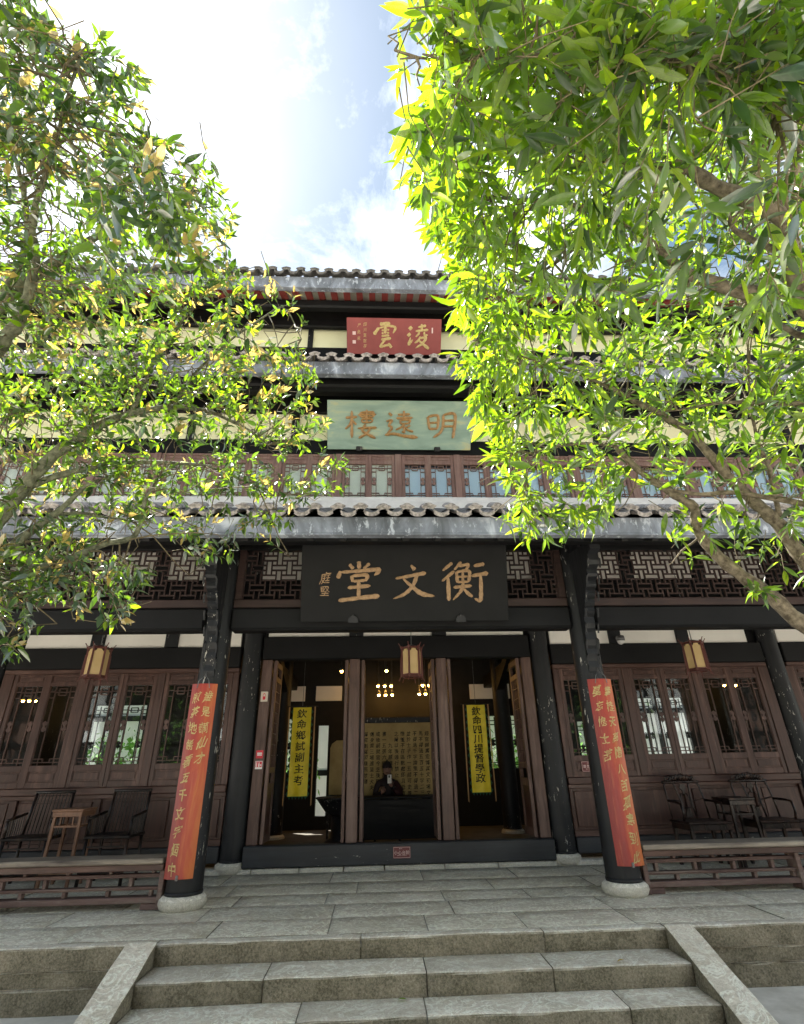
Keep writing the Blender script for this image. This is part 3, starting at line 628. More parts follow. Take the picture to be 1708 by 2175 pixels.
# window leaves of the ground storey -------------------------------------------
def lattice_mb(hw, z0, z1, w=0.013, d=0.022, y=0.012):
    mb = MB()
    def h(x0, x1, z): mb.box(x0, x1, y, y+d, z-w/2, z+w/2, 0.002)
    def v(x, a, b): mb.box(x-w/2, x+w/2, y+0.001, y+d-0.001, a, b, 0.002)
    q = hw*0.58; H = z1-z0; e = min(0.085, H*0.12)
    for s in (-1, 1):
        v(s*q, z0+e+w/2, z1-e-w/2)
        x0, x1 = sorted((s*hw, s*q)); h(x0, x1, z1-e*1.9); h(x0, x1, z0+e)
        x0, x1 = sorted((s*q*0.45, s*q)); h(x0, x1, z0+e); v(s*q*0.45, z0+e*0.45, z0+e-w/2); v(s*q, z0, z0+e-w/2)
        x0, x1 = sorted((s*q*0.45, s*hw)); h(x0, x1, z0+e*0.45)
        v(s*q*0.5, z1-e*1.5, z1-e-w/2); v(s*q, z1-e+w/2, z1)
        # carved knot between the inner bar and the stile
        zc = (z0+z1)/2-H*0.02; xm = s*(hw+q)/2; r = (hw-q)/2
        mb.prism([(xm, zc+0.075), (xm+r, zc+0.045), (xm+r*0.35, zc), (xm+r, zc-0.045), (xm, zc-0.075), (xm-r, zc-0.045), (xm-r*0.35, zc), (xm-r, zc+0.045)], y+0.002, y+d-0.002, 'xz')
    h(-q, q, z0+e*0.45); h(-q, q, z1-e); h(-q*0.5, q*0.5, z1-e*1.5); h(-q*0.5, q*0.5, z1-e*0.4)
    v(-q*0.5, z1-e+w/2, z1-e*0.4); v(q*0.5, z1-e+w/2, z1-e*0.4)
    h(-hw, -q, z1-e*0.9); h(q, hw, z1-e*0.9)
    return mb
def leaf_meshes(W, Z, gz, pz, tz, mt, st=0.058, lw=0.013, gm=None):
    """W width; Z bottom/top of the leaf; gz glass; pz lower panel; tz upper panel"""
    f = MB(); hw = W/2
    for s in (-1, 1):
        x0, x1 = sorted((s*hw, s*(hw-st))); f.box(x0, x1, 0, 0.045, Z[0], Z[1], 0.005)
        x0, x1 = sorted((s*(hw-st+0.0), s*(hw-st-0.010))); f.box(x0, x1, 0.010, 0.035, Z[0]+0.02, Z[1]-0.02, 0.002)
    zs = sorted([Z[0], pz[0], pz[1], gz[0], gz[1], tz[0], tz[1], Z[1]])
    for i in range(0, 8, 2):
        if zs[i+1]-zs[i] > 0.01: f.box(-hw+st-0.001, hw-st+0.001, 0.002, 0.043, zs[i], zs[i+1], 0.004)
    P = []
    for a, b in (pz, tz):
        if b-a > 0.03:
            f.box(-hw+st, hw-st, 0.02, 0.035, a, b, 0)
            P.append(MB().box(-hw+st+0.03, hw-st-0.03, 0.008, 0.0195, a+0.022, b-0.022, 0.010).mesh('leaf_panel', mt))
    gmb = MB().box(-hw+st, hw-st, 0.036, 0.040, gz[0]-0.005, gz[1]+0.005, 0)
    l = lattice_mb(hw-st-0.010, gz[0], gz[1], lw)
    return f.mesh('window_leaf', mt), P, l.mesh('leaf_lattice', mt), gmb.mesh('glass_pane', gm or GLASS)
def place_leaf(ms, x, y, glass=True, name='window_leaf', pane_backing=None):
    o = link(name, ms[0], hall, (x, y-7.5, 0))
    for q in ms[1]: link('leaf_panel', q, o)
    link('leaf_lattice', ms[2], o, stuff=True)
    if glass: link('glass_pane', ms[3], o)
    if pane_backing is not None: link('pane_backing', pane_backing, o)
    return o
LM = leaf_meshes(0.505, (1.047, 2.583), (1.335, 2.41), (1.125, 1.255), (2.47, 2.555), BROWN)
for s in (-1, 1):
    for xc in (2.785, 3.293, 3.912, 4.42, 5.035, 5.528, 6.62, 7.13, 7.75, 8.26):
        place_leaf(LM, s*xc, YW-0.07)
    for xc in (3.602, 4.728, 5.865, 6.30, 7.44, 8.58):
        w = 0.055 if xc in (3.602, 4.728, 7.44, 8.58) else 0.08
        part(MB().box(s*xc-w, s*xc+w, YW-0.085, YW+0.03, 1.047, 2.583, 0.006), 'window_post', BROWN)
    part(MB().box(*sorted((s*2.44, s*2.53)), YW-0.083, YW+0.03, 1.047, 2.583, 0.006), 'window_post', BROWN)
# ---- the open doorway
part(MB().box(-2.115, 2.115, YW-0.17, YW+0.02, 0.052, 0.305, 0.014), 'threshold', SILL)
for s in (-1, 1):
    part(MB().box(*sorted((s*1.95, s*2.10)), YW-0.09, YW+0.06, 0.307, 2.763, 0.008), 'door_jamb', DOORW)
    part(MB().box(*sorted((s*0.595, s*0.755)), YW-0.10, YW+0.06, 0.307, 2.763, 0.008), 'door_post', DOORW)
def door_leaf(x, flip):
    """leaf folded inwards, its edge to the front"""
    mb = MB(); y0, y1 = YW+0.0, YW+0.46; t = 0.05
    mb.box(x-t/2, x+t/2, y0-0.06, y0+0.02, 0.31, 2.755, 0.006); mb.box(x-t/2, x+t/2, y1-0.07, y1, 0.31, 2.755, 0.006)
    for za, zb in ((0.312, 0.42), (0.95, 1.05), (1.18, 1.26), (2.45, 2.53), (2.66, 2.75)): mb.box(x-t/2+0.002, x+t/2-0.002, y0+0.021, y1-0.071, za, zb, 0.004)
    o = part(mb, 'door_leaf', DOORW)
    sub(MB().box(x-0.012, x+0.012, y0+0.022, y1-0.072, 0.42, 0.95, 0), 'door_panel', BROWN, o)
    l = MB(); 
    for k in range(1, 5): l.box(x-0.01, x+0.01, y0+0.02+k*0.073, y0+0.034+k*0.073, 1.262, 2.448, 0.002)
    for k in range(1, 8): l.box(x-0.009, x+0.009, y0+0.022, y1-0.072, 1.26+k*0.15, 1.272+k*0.15, 0.002)
    sub(l, 'door_lattice', BROWN, o)
for x in (-1.90, -0.80, -0.545, 0.545, 0.80, 1.90): door_leaf(x, 0)

# ---- inside ------------------------------------------------------------------
part(MB().box(-9.9, 9.9, YW+0.15, 13.0, -0.02, 0.05, 0), 'inner_floor', INTFLOOR)
part(MB().box(-9.9, 9.9, YW+0.11, 13.2, 3.66, 3.76, 0), 'inner_ceiling', INT)
for i in range(14):
    yy = 8.95+i*0.30; part(MB().box(-9.8, 9.8, yy-0.04, yy+0.04, 3.50, 3.655, 0.006), 'joist', BLACK)
for s in (-1, 1):
    part(MB().box(*sorted((s*9.9, s*10.0)), YW-0.1, 13.2, -0.02, 3.7, 0), 'end_wall', INT)
    part(MB().box(s*2.28-0.09, s*2.28+0.09, YW+0.18, 13.0, 2.86, 3.10, 0.01), 'tie_beam', BLACK)
    mb = MB(); mb.bar((s*2.2, 9.2, 3.45), (s*2.2, 11.2, 2.7), 0.16, 0.2); part(mb, 'inner_strut', BLACK)
    column(s*2.28, 11.6, 0.17, 0.16, 3.5)
for a, b in ((-2.60, -2.0), (-1.75, -1.15), (1.85, 2.8)):
    part(MB().box(a, b, 12.90, 12.94, 2.62, 2.95, 0.004), 'plaster_panel', PLASTER)
# back wall with its openings
open_ = [(-6.75, -5.55, 1.0, 2.6), (-2.75, -2.22, 1.15, 2.25), (-1.66, -1.43, 0.3, 2.10), (2.22, 2.95, 1.15, 2.25), (4.3, 5.0, 1.0, 2.1), (5.5, 7.0, 1.0, 2.6)]
xs = [-9.9]
for a, b, za, zb in open_:
    part(MB().box(xs[-1], a, 12.95, 13.1, 0.0, 3.7, 0), 'back_wall', INT)
    part(MB().box(a, b, 12.95, 13.1, 0.0, za, 0), 'back_wall', INT); part(MB().box(a, b, 12.95, 13.1, zb, 3.7, 0), 'back_wall', INT)
    xs.append(b)
part(MB().box(xs[-1], 9.9, 12.95, 13.1, 0.0, 3.7, 0), 'back_wall', INT)
for a, b, za, zb in open_:
    if b-a < 0.4: continue
    n = max(1, round((b-a)/0.5)); w = (b-a)/n
    for i in range(n):
        mb = lattice_mb(w/2-0.03, za+0.03, zb-0.03, 0.02, 0.03, 0)
        for s in (-1, 1): mb.box(*sorted((s*w/2, s*(w/2-0.03))), -0.01, 0.04, za, zb, 0.002)
        mb.build('back_window', BLACKV, hall, False, (a+w*(i+0.5), 12.97-7.5, 0))

# ---- second and third storeys ------------------------------------------------
Y2 = 7.42
part(MB().box(-11, 11, Y2-0.06, Y2+0.15, 4.96, 5.075, 0.012), 'white_ledge', LEDGE)
part(MB().box(-11, 11, Y2-0.10, Y2-0.062, 4.85, 4.985, 0.01), 'ledge_lip', LEDGE)
part(MB().box(-11, 11, Y2-0.02, Y2+0.12, 5.885, 6.16, 0.012), 'lintel', BLACK)
part(MB().box(-11, 11, Y2-0.02, Y2+0.12, 6.71, 7.35, 0.012), 'lintel', BLACK)
part(MB().box(-11, 11, Y2+0.125, Y2+0.2, 4.9, 7.6, 0), 'backing_boards', INT)
for i in range(-6, 6):
    a, b = i*1.72+0.06, (i+1)*1.72-0.06
    part(MB().box(a, b, Y2+0.03, Y2+0.08, 6.162, 6.708, 0.006), 'cream_panel', CREAM)
    part(MB().box(b+0.001, b+0.119, Y2-0.01, Y2+0.09, 6.162, 6.708, 0.006), 'stud', BLACKV)
UM = leaf_meshes(0.432, (5.078, 5.882), (5.10, 5.70), (5.085, 5.09), (5.765, 5.845), UPW, 0.046, 0.010, UGLASS)
bl_c = MB().box(-0.166, 0.166, 0.046, 0.051, 5.09, 5.71, 0).mesh('pane_backing', CURTAIN)
bl_b = MB(); bl_b.box(-0.166, 0.166, 0.046, 0.051, 5.09, 5.65, 0); bl_b = bl_b.mesh('pane_backing', SKYPANE)
for i in range(-7, 8):
    xx = i*0.97+0.01
    part(MB().box(xx-0.053, xx+0.053, Y2-0.035, Y2+0.06, 5.078, 5.882, 0.006), 'window_post', UPW)
    if i < 7:
        for k in (0.27, 0.70): place_leaf(UM, xx+k, Y2-0.015, True, pane_backing=(bl_b if i >= 0 else bl_c))
Y3 = 7.9
part(MB().box(-11, 11, Y3-0.03, Y3+0.12, 8.25, 8.62, 0.012), 'lintel', BLACK)
part(MB().box(-11, 11, Y3-0.03, Y3+0.12, 9.14, 9.27, 0.012), 'lintel', BLACK)
part(MB().box(-11, 11, Y3+0.125, Y3+0.2, 7.2, 9.9, 0), 'backing_boards', INT)
for i in range(-6, 6):
    a, b = i*1.66+0.05, (i+1)*1.66-0.05
    part(MB().box(a, b, Y3+0.03, Y3+0.08, 8.622, 9.138, 0.006), 'cream_panel', CREAM)
    part(MB().box(b+0.001, b+0.099, Y3-0.01, Y3+0.09, 8.622, 9.138, 0.006), 'stud', BLACKV)

# ---- roofs -------------------------------------------------------------------
def arc(r, a0, a1, n): return [(r*math.cos(a0+(a1-a0)*i/n), r*math.sin(a0+(a1-a0)*i/n)) for i in range(n+1)]
def cover_tile_mesh(mat, L=0.34, R=0.072):
    mb = MB(); n = 10
    o = arc(R, 0.25, math.pi-0.25, n); i_ = arc(R-0.016, 0.25, math.pi-0.25, n)
    V = [(x, 0.012, z-0.02) for x, z in o]+[(x, 0.012, z-0.02) for x, z in i_]+[(x, L, z-0.02) for x, z in o]+[(x, L, z-0.02) for x, z in i_]
    m_ = n+1; F = []
    for k in range(n): F += [[k, k+1, 2*m_+k+1, 2*m_+k], [m_+k, 3*m_+k, 3*m_+k+1, m_+k+1], [k, m_+k, m_+k+1, k+1]]
    mb.add(V, [f[::-1] for f in F])
    # fan shaped end plate with raised rim
    top = [(1.25*x*1.0, z*0.50-0.004) for x, z in arc(R*1.0, 0.40, math.pi-0.40, n)]
    bot = [(0.72*x, z*0.4-0.036) for x, z in arc(R*0.9, math.pi-0.5, 0.5, 6)]
    mb.prism([(x, z-0.005) for x, z in top+bot], -0.012, 0.0115, 'xz')
    mb.tube([(x*1.02, -0.010, z-0.003) for x, z in top], 0.008, 5)
    mb.tube([(x*0.72, -0.013, z*0.8-0.012) for x, z in top], 0.0045, 4)
    return mb.mesh('cover_tile', mat)
def pan_tile_mesh(mat, L=0.34, R=0.135):
    mb = MB(); n = 10; a0, a1 = math.pi+0.80, 2*math.pi-0.80
    o = arc(R, a0, a1, n); i_ = arc(R-0.014, a0, a1, n); zc = R*0.78
    V = [(x, 0.0, z+zc) for x, z in o]+[(x, 0.0, z+zc) for x, z in i_]+[(x, L, z+zc) for x, z in o]+[(x, L, z+zc) for x, z in i_]
    m_ = n+1; F = []
    for k in range(n): F += [[k, k+1, 2*m_+k+1, 2*m_+k], [m_+k, 3*m_+k, 3*m_+k+1, m_+k+1], [k, m_+k, m_+k+1, k+1]]
    mb.add(V, F)
    lip = [(x*1.0, z+zc+0.006) for x, z in i_]+[(x*0.86, (z+zc)*0.9-0.030) for x, z in o[::-1]]
    mb.prism(lip, -0.022, -0.001, 'xz')
    mb.tube([(x*0.90, -0.024, (z+zc)*0.9-0.024) for x, z in o], 0.006, 4)
    return mb.mesh('pan_tile', mat)
CT, PT = cover_tile_mesh(TILE), pan_tile_mesh(TILE)
CTD, PTD = cover_tile_mesh(TILED), pan_tile_mesh(TILED)
def roof(ye, ze, yr, zr, fz0, fz1, ct, pt, pitch, phase, x0, x1):
    sl = math.atan2(zr-ze, yr-ye)
    mb = MB(); n = int((x1-x0)/pitch)*8; V = []
    for i in range(n+1):
        x = x0+(x1-x0)*i/n; w = 0.03*math.cos(2*math.pi*(x-phase)/pitch)
        V += [(x, ye+0.22, ze+0.22*math.tan(sl)+w+0.015), (x, yr, zr+w+0.015)]
    mb.add(V, [[2*i, 2*i+2, 2*i+3, 2*i+1] for i in range(n)])
    r = part(mb, 'roof', ROOFT)
    # roof deck under the tiles
    d = MB(); th = 0.07
    d.prism([(ye+0.05, ze-0.065), (yr, zr-0.065), (yr, zr-0.065-th), (ye+0.05, ze-0.065-th)], x0, x1, 'yz'); sub(d, 'roof_deck', BLACK, r)
    sub(MB().box(x0, x1, ye+0.0, ye+0.045, fz0, fz1, 0.008), 'fascia', FASCIA, r)
    sub(MB().box(x0, x1, ye-0.012, ye+0.09, fz0-0.022, fz0-0.002, 0.006), 'fascia_lip', FASCIA, r)
    k = 0
    xs = [x0+0.0+i*pitch for i in range(int((x1-x0)/pitch)+1)]
    xo = phase-(math.floor((phase-x0)/pitch))*pitch
    i = 0
    while xo+i*pitch < x1:
        x = xo+i*pitch; j = random.uniform
        link('cover_tile', ct, r, (x+j(-.008, .008), ye-0.075+j(-.012, .012), ze+0.026+j(-.006, .006)), rot=(sl+j(-.03, .03), j(-.09, .09), j(-.06, .06)))
        if x+pitch/2 < x1: link('pan_tile', pt, r, (x+pitch/2+j(-.008, .008), ye-0.085+j(-.012, .012), ze-0.03+j(-.006, .006)), rot=(sl+j(-.03, .03), j(-.08, .08), j(-.05, .05)))
        i += 1
    return r
R1 = roof(5.35, 3.83, 7.36, 4.84, 3.572, 3.775, CT, PT, 0.258, 0.0, -8.2, 8.2)
R2 = roof(6.30, 6.90, 7.98, 7.66, 6.64, 6.865, CT, PT, 0.262, 0.02, -8.2, 8.2)
R3 = roof(6.92, 9.50, 10.3, 11.05, 9.165, 9.43, CTD, PTD, 0.258, 0.05, -8.2, 8.2)
for r in (R1, R2, R3): r.location = HL
mb = MB(); mb.add([(-8.2, 10.3, 11.06), (8.2, 10.3, 11.06), (8.2, 13.6, 9.6), (-8.2, 13.6, 9.6)], [[0, 1, 2, 3]]); part(mb, 'rear_roof', ROOFT)
part(MB().box(-8.3, 8.3, 10.15, 10.45, 11.0, 11.3, 0.03), 'roof_ridge', TILED)
part(MB().box(-8.2, 8.2, 8.1, 13.0, 4.9, 9.4, 0), 'upper_core', INT)
# dark soffits and purlins of the second eave
part(MB().box(-8.2, 8.2, 6.55, 6.72, 6.60, 6.76, 0.03), 'purlin', BLACK)
part(MB().box(-8.2, 8.2, 6.95, 7.12, 6.82, 6.98, 0.03), 'purlin', BLACK)
mb = MB(); mb.prism([(6.36, 6.66), (7.42, 7.16), (7.42, 7.20), (6.36, 6.70)], -8.2, 8.2, 'yz'); part(mb, 'soffit', BLACK)
mb = MB(); mb.prism([(5.41, 3.59), (7.60, 4.66), (7.60, 4.70), (5.41, 3.64)], -11, 11, 'yz'); part(mb, 'soffit', BLACK)
mb = MB(); mb.prism([(7.62, 3.74), (8.6, 3.78), (8.6, 3.82), (7.62, 3.79)], -11, 11, 'yz'); part(mb, 'soffit', BLACK)
# red rafters with pale tiles between, third eave
mb = MB(); mb.prism([(6.98, 9.235), (8.0, 9.72), (8.0, 9.76), (6.98, 9.28)], -8.2, 8.2, 'yz'); part(mb, 'soffit', SHEATH)
rf = MB(); rf.prism([(6.985, 9.175), (7.95, 9.64), (7.95, 9.71), (6.985, 9.245)], -0.058, 0.058, 'yz'); rm = rf.mesh('rafter', RAFTRED)
for i in range(-33, 34): link('rafter', rm, hall, (i*0.24+0.04, -7.5, random.uniform(-.004, .004)))
part(MB().box(-8.2, 8.2, 7.24, 7.40, 9.03, 9.22, 0.03), 'purlin', BLACK)
part(MB().box(-8.2, 8.2, 7.76, 7.865, 9.05, 9.26, 0.02), 'purlin', BLACK)
rf = MB(); rf.bar((0, 5.46, 3.56), (0, 7.6, 4.60), 0.07, 0.07); rm = rf.mesh('rafter', BLACK)
for i in range(-22, 23): link('rafter', rm, hall, (i*0.36, -7.5, 0))

# ================================================================== SIGNS
def board(name, label, cat, w, h, t, loc, tilt, mat, group=None):
    th = thing(name, label, cat, loc, (tilt, 0, 0), group)
    MB().box(-w/2, w/2, 0, t, 0, h, 0.006).build('board', mat, th)
    return th
def tiltfor(y0, z0, y1, z1): return math.atan2(y0-y1, z1-z0)
# black board
S1 = board('signboard', 'large black signboard with three bronze brushed characters hung over the doorway', 'signboard', 2.56, 0.94, 0.05, (0.02, 6.36, 2.835), tiltfor(6.36, 2.835, 6.10, 3.70), BLACKBOARD)
for ch, x, sd in (('堂', -0.575, 1), ('文', 0.085, 2), ('衡', 0.735, 3)):
    mb = MB(); brush_char(mb, ch, x, 0.475, 0.50 if ch != '文' else 0.46, 0.010, 0.105, 1.12, sd); mb.build('character', GOLD, S1)
mb = MB(); put_glyph(mb, '庭', -0.985, 0.53, 0.15, 0.004, 0.0, 1, 0.1, 0.9, 4); put_glyph(mb, '堅', -0.99, 0.37, 0.13, 0.004, 0.0, 1, 0.1, 0.9, 5); mb.build('inscription', GOLD, S1)
for x in (-0.64, 0.68): MB().prism([(x-0.06, -0.01), (x+0.06, -0.01), (x+0.06, 0.035), (x+0.04, 0.06), (x+0.012, 0.07), (x, 0.09), (x-0.012, 0.07), (x-0.04, 0.06), (x-0.06, 0.035)], -0.035, -0.002, 'xz').build('hanging_peg', BLACKV, S1)
# green board
S2 = board('signboard', 'sea green signboard with three golden relief characters above the upper windows', 'signboard', 2.36, 0.80, 0.05, (0.03, 7.33, 5.93), tiltfor(7.33, 5.93, 6.93, 6.62), GREENBOARD)
for ch, x, sd in (('樓', -0.62, 1), ('遠', 0.02, 2), ('明', 0.69, 3)):
    mb = MB(); brush_char(mb, ch, x, 0.40, 0.47, 0.024, 0.098, 1.10, sd); mb.build('character', GOLDB, S2)
for x in (-0.66, 0.62): MB().box(x-0.05, x+0.05, -0.05, -0.002, -0.03, 0.05, 0.02).build('hanging_peg', BLACKV, S2)
# red board
S3 = board('signboard', 'dull red signboard with two gold characters under the topmost eave', 'signboard', 1.80, 0.66, 0.05, (-0.02, 7.76, 8.36), tiltfor(7.76, 8.36, 7.36, 8.85), REDBOARD)
for ch, x, sd in (('雲', -0.17, 1), ('淩', 0.47, 2)):
    mb = MB(); brush_char(mb, ch, x, 0.33, 0.47, 0.008, 0.115, 0.92, sd); mb.build('character', GOLDP, S3)
mb = MB()
for k, ch in enumerate('四川夏院存'): put_glyph(mb, ch, -0.555, 0.54-k*0.098, 0.075, 0.003, 0, 1, 0.1, 0.85, k)
for k, ch in enumerate('尸此泉'): put_glyph(mb, ch, -0.67, 0.52-k*0.115, 0.075, 0.003, 0, 1, 0.1, 0.85, k+4)
mb.build('inscription', GOLDP, S3)
mb = MB()
for z in (0.35, 0.19): mb.box(-0.79, -0.73, -0.004, -0.001, z, z+0.06, 0.0)
mb.box(0.715, 0.74, -0.004, -0.001, 0.40, 0.50, 0); mb.build('seal', SIGNTXT, S3)

# couplet boards on the front pillars: curved strips of lacquered timber
def couplet(x, label, cols, z0=0.27, z1=2.13, dx=0.0):
    th = thing('couplet_board', label, 'couplet board', (x, YP, 0), (0, 0, 0))
    hw, R = 0.143, 0.225; a = math.asin(hw/R); mb = MB(); n = 10; V = []
    def ang(k): return -a+2*a*k/n
    for z in (z0, z1):
        for rr in (R, R-0.016):
            for k in range(n+1): V.append((rr*math.sin(ang(k)), -rr*math.cos(ang(k)), z))
    q = n+1; F = []
    for k in range(n): F += [[k, k+1, 2*q+k+1, 2*q+k], [q+k+1, q+k, 3*q+k, 3*q+k+1], [k, q+k, q+k+1, k+1], [2*q+k, 2*q+k+1, 3*q+k+1, 3*q+k]]
    F += [[0, 2*q, 3*q, q], [n, q+n, 3*q+n, 2*q+n]]
    mb.add(V, F).build('board', COUPLET, th)
    for cx, txt, ztop, dz in cols:
        for i, ch in enumerate(txt):
            gm = MB(); put_glyph(gm, ch, 0, 0, 0.118*random.uniform(0.9, 1.12), 0.0, 0.010, 1.7, 0.14, 0.82, i+cx*10)
            gm.v = [((R+0.003)*math.sin((p[0]+cx)/R), -(R+0.003)*math.cos((p[0]+cx)/R), p[2]+ztop-i*dz) for p in gm.v]
            gm.build('character', GOLDP, th)
    w = MB(); w.tube([(-0.07, -R-0.006, z1-0.05), (-0.055, -R-0.012, z1+0.03), (0, -0.19, z1+0.10), (0.055, -R-0.012, z1+0.03), (0.07, -R-0.006, z1-0.05)], 0.0045, 6)
    w.tube([(-0.01, -0.2, z1+0.08), (0.0, -0.19, z1+0.13), (0.01, -0.2, z1+0.08)], 0.004, 5)
    w.build('hanging_wire', METAL, th)
    MB().box(-0.012, 0.012, -R-0.012, -R+0.005, z0-0.01, z0+0.035, 0.002).build('clip', METAL, th)
    return th
couplet(-2.30, 'vermilion couplet board on the left front pillar, orange along its right edge', [(-0.062, '煎茶地勝看五千文字個中', 1.985, 0.163), (0.062, '誰是謫仙才', 1.985, 0.158)])
couplet(2.31, 'vermilion couplet board on the right front pillar beside the lattice windows', [(0.062, '攀桂天高憶八百孤寒到此', 1.985, 0.163), (-0.062, '莫忘修士苦', 2.0, 0.172)])

# small signs on the timber
def plate(label, x, y, z0, w, h, lines, pict=True):
    th = thing('notice_sign', label, 'sign', (x, y, z0))
    MB().box(-w/2, w/2, -0.006, 0, 0, h, 0.002).build('plate', SIGNRED, th)
    b = 0.006; fr = MB()
    for q in ((-w/2+b, w/2-b, b, b*1.7), (-w/2+b, w/2-b, h-b*1.7, h-b)): fr.box(q[0], q[1], -0.0075, -0.0062, q[2], q[3], 0)
    for q in ((-w/2+b, -w/2+b*1.7), (w/2-b*1.7, w/2-b)): fr.box(q[0], q[1], -0.0074, -0.0063, b, h-b, 0)
    fr.build('border', SIGNTXT, th)
    mb = MB()
    for txt, z, size, bold, step in lines:
        for i, ch in enumerate(txt): put_glyph(mb, ch, (i-(len(txt)-1)/2)*step, z, size, 0.0006, bold, y0=-0.0068)
    if pict:
        mb.tube([(-0.035, -0.008, h-0.024), (-0.025, -0.008, h-0.024)], 0.005, 6); mb.box(-0.022, 0.005, -0.008, -0.0065, h-0.026, h-0.022, 0)
    mb.build('lettering', SIGNTXT, th); return th
plate('maroon caution plate on the black threshold reading 小心台阶', 0.012, 8.348, 0.125, 0.235, 0.135, [('小心台阶', 0.066, 0.050, 0.012, 0.053), ('WATCH STEPS', 0.034, 0.016, 0.02, 0.0115)])
plate('maroon notice plate on the window leaf half hidden by the right pillar', 2.80, YW-0.078, 1.115, 0.25, 0.14, [('请勿触摸', 0.072, 0.048, 0.012, 0.055), ('NO TOUCHING', 0.036, 0.016, 0.02, 0.0125)])
th = thing('wall_sticker', 'red square sticker with white label, upper of two on the door jamb', 'sticker', (-2.02, YW-0.092, 1.375))
MB().box(-0.05, 0.05, -0.003, 0, 0, 0.105, 0).build('backing', STICKRED, th)
mb = MB().box(-0.034, 0.034, -0.0042, -0.0031, 0.035, 0.075, 0); mb.build('label_patch', STICKWHITE, th)
mb = MB()
for i in range(4): put_glyph(mb, '请勿吸烟'[i], -0.024+i*0.016, 0.055, 0.014, 0.0003, 0.02, y0=-0.0043)
mb.build('lettering', STICKRED, th)
th = thing('wall_sticker', 'red and white fire equipment sticker, lower of two on the door jamb', 'sticker', (-2.018, YW-0.092, 1.235))
MB().box(-0.05, 0.05, -0.003, 0, 0, 0.105, 0).build('backing', STICKWHITE, th)
MB().box(-0.044, 0.044, -0.0042, -0.0031, 0.026, 0.099, 0).build('red_field', STICKRED, th)
mb = MB(); mb.box(-0.006, 0.012, -0.0055, -0.0043, 0.03, 0.065, 0); mb.box(-0.003, 0.008, -0.0055, -0.0043, 0.066, 0.088, 0); mb.box(-0.034, -0.024, -0.0055, -0.0043, 0.03, 0.09, 0); mb.box(0.022, 0.036, -0.0055, -0.0043, 0.04, 0.062, 0)
mb.build('pictogram', STICKWHITE, th)
th = thing('alarm_box', 'small cream call box with red capsule mark high on the left door jamb', 'alarm', (-2.025, YW-0.095, 2.145))
MB().box(-0.052, 0.052, -0.022, 0, 0, 0.145, 0.008).build('case', ALARM, th)
MB().prism([(0.02*math.cos(t)*1.0, 0.072+(0.027 if math.sin(t) > 0 else -0.027)+0.02*math.sin(t)) for t in [k*math.pi/8 for k in range(16)]], -0.0255, -0.0225, 'xz').build('capsule_rim', STICKRED, th)
MB().box(-0.013, 0.013, -0.0275, -0.0256, 0.075, 0.105, 0).build('capsule_window', ALARM, th)

# ================================================================== LANTERNS
def lantern(x, y, z0, label, rot):
    th = thing('palace_lantern', label, 'lantern', (x, y, z0), (0, 0, rot), 'hexagonal lanterns under the porch')
    R, h = 0.138, 0.36; C6 = [(R*math.cos(math.radians(60*k)), R*math.sin(math.radians(60*k))) for k in range(6)]
    fr = MB()
    for k in range(6):
        a, b = C6[k], C6[(k+1) % 6]
        fr.bar((a[0], a[1], -0.03), (a[0], a[1], h+0.03), 0.024, 0.024)
        for z in (0.0, h): fr.bar((a[0], a[1], z), (b[0], b[1], z), 0.022, 0.018)
        fr.bar((a[0]*0.97, a[1]*0.97, -0.028), (b[0]*0.97, b[1]*0.97, -0.028), 0.010, 0.010)
    fr.build('frame', LANWOOD, th)
    for k in range(6):
        a, b = C6[k], C6[(k+1) % 6]; mx, my = (a[0]+b[0])/2, (a[1]+b[1])/2; ang = math.atan2(my, mx); dx, dy = (b[0]-a[0]), (b[1]-a[1]); L = math.hypot(dx, dy); ux, uy = dx/L, dy/L
        w = L/2-0.012; pts = [(-w, 0.012), (w, 0.012), (w, h-0.05), (w*0.62, h-0.034), (w*0.5, h-0.014), (-w*0.5, h-0.014), (-w*0.62, h-0.034), (-w, h-0.05)]
        V = [(mx+ux*p+oo*math.cos(ang), my+uy*p+oo*math.sin(ang), q) for oo in (-0.006, -0.003) for p, q in pts]; n = 8
        MB().add(V, [list(range(n))[::-1], list(range(n, 2*n))]+[[i, (i+1) % n, n+(i+1) % n, n+i] for i in range(n)]).build('paper_panel', LANPAPER, th)
        fr2 = MB(); co, si = C6[k][0]/R, C6[k][1]/R
        fr2.tube([(co*(R+0.012), si*(R+0.012), h*0.75), (co*(R+0.022), si*(R+0.022), 0.06), (co*(R+0.02), si*(R+0.02), -0.03), (co*(R+0.045), si*(R+0.045), -0.085)], 0.0065, 5)
        fr2.tube([(co*(R+0.01), si*(R+0.01), h-0.02), (co*(R+0.025), si*(R+0.025), h+0.03), (co*(R+0.05), si*(R+0.05), h+0.065)], 0.0065, 5)
        fr2.build('corner_strut', LANWOOD, th)
    MB().lathe([(0.02, h), (R*0.92, h+0.004), (R*0.92, h+0.018), (0.03, h+0.05)], 6).build('cap', LANWOOD, th)
    MB().lathe([(R*0.9, -0.012), (R*0.9, -0.004), (0.02, -0.004)], 6).build('bottom_plate', LANWOOD, th)
    MB().tube([(0, 0, h+0.04), (0, 0, 4.3-z0)], 0.006, 6).build('hanging_cord', METAL, th)
    return th
lantern(0.155, 7.5, 2.37, 'cream and dark red lantern hanging over the open doorway', math.radians(12))
lantern(-4.14, 7.5, 2.405, 'cream and dark red lantern before the left lattice windows', math.radians(25))
lantern(4.24, 7.5, 2.405, 'cream and dark red lantern before the right lattice windows', math.radians(50))

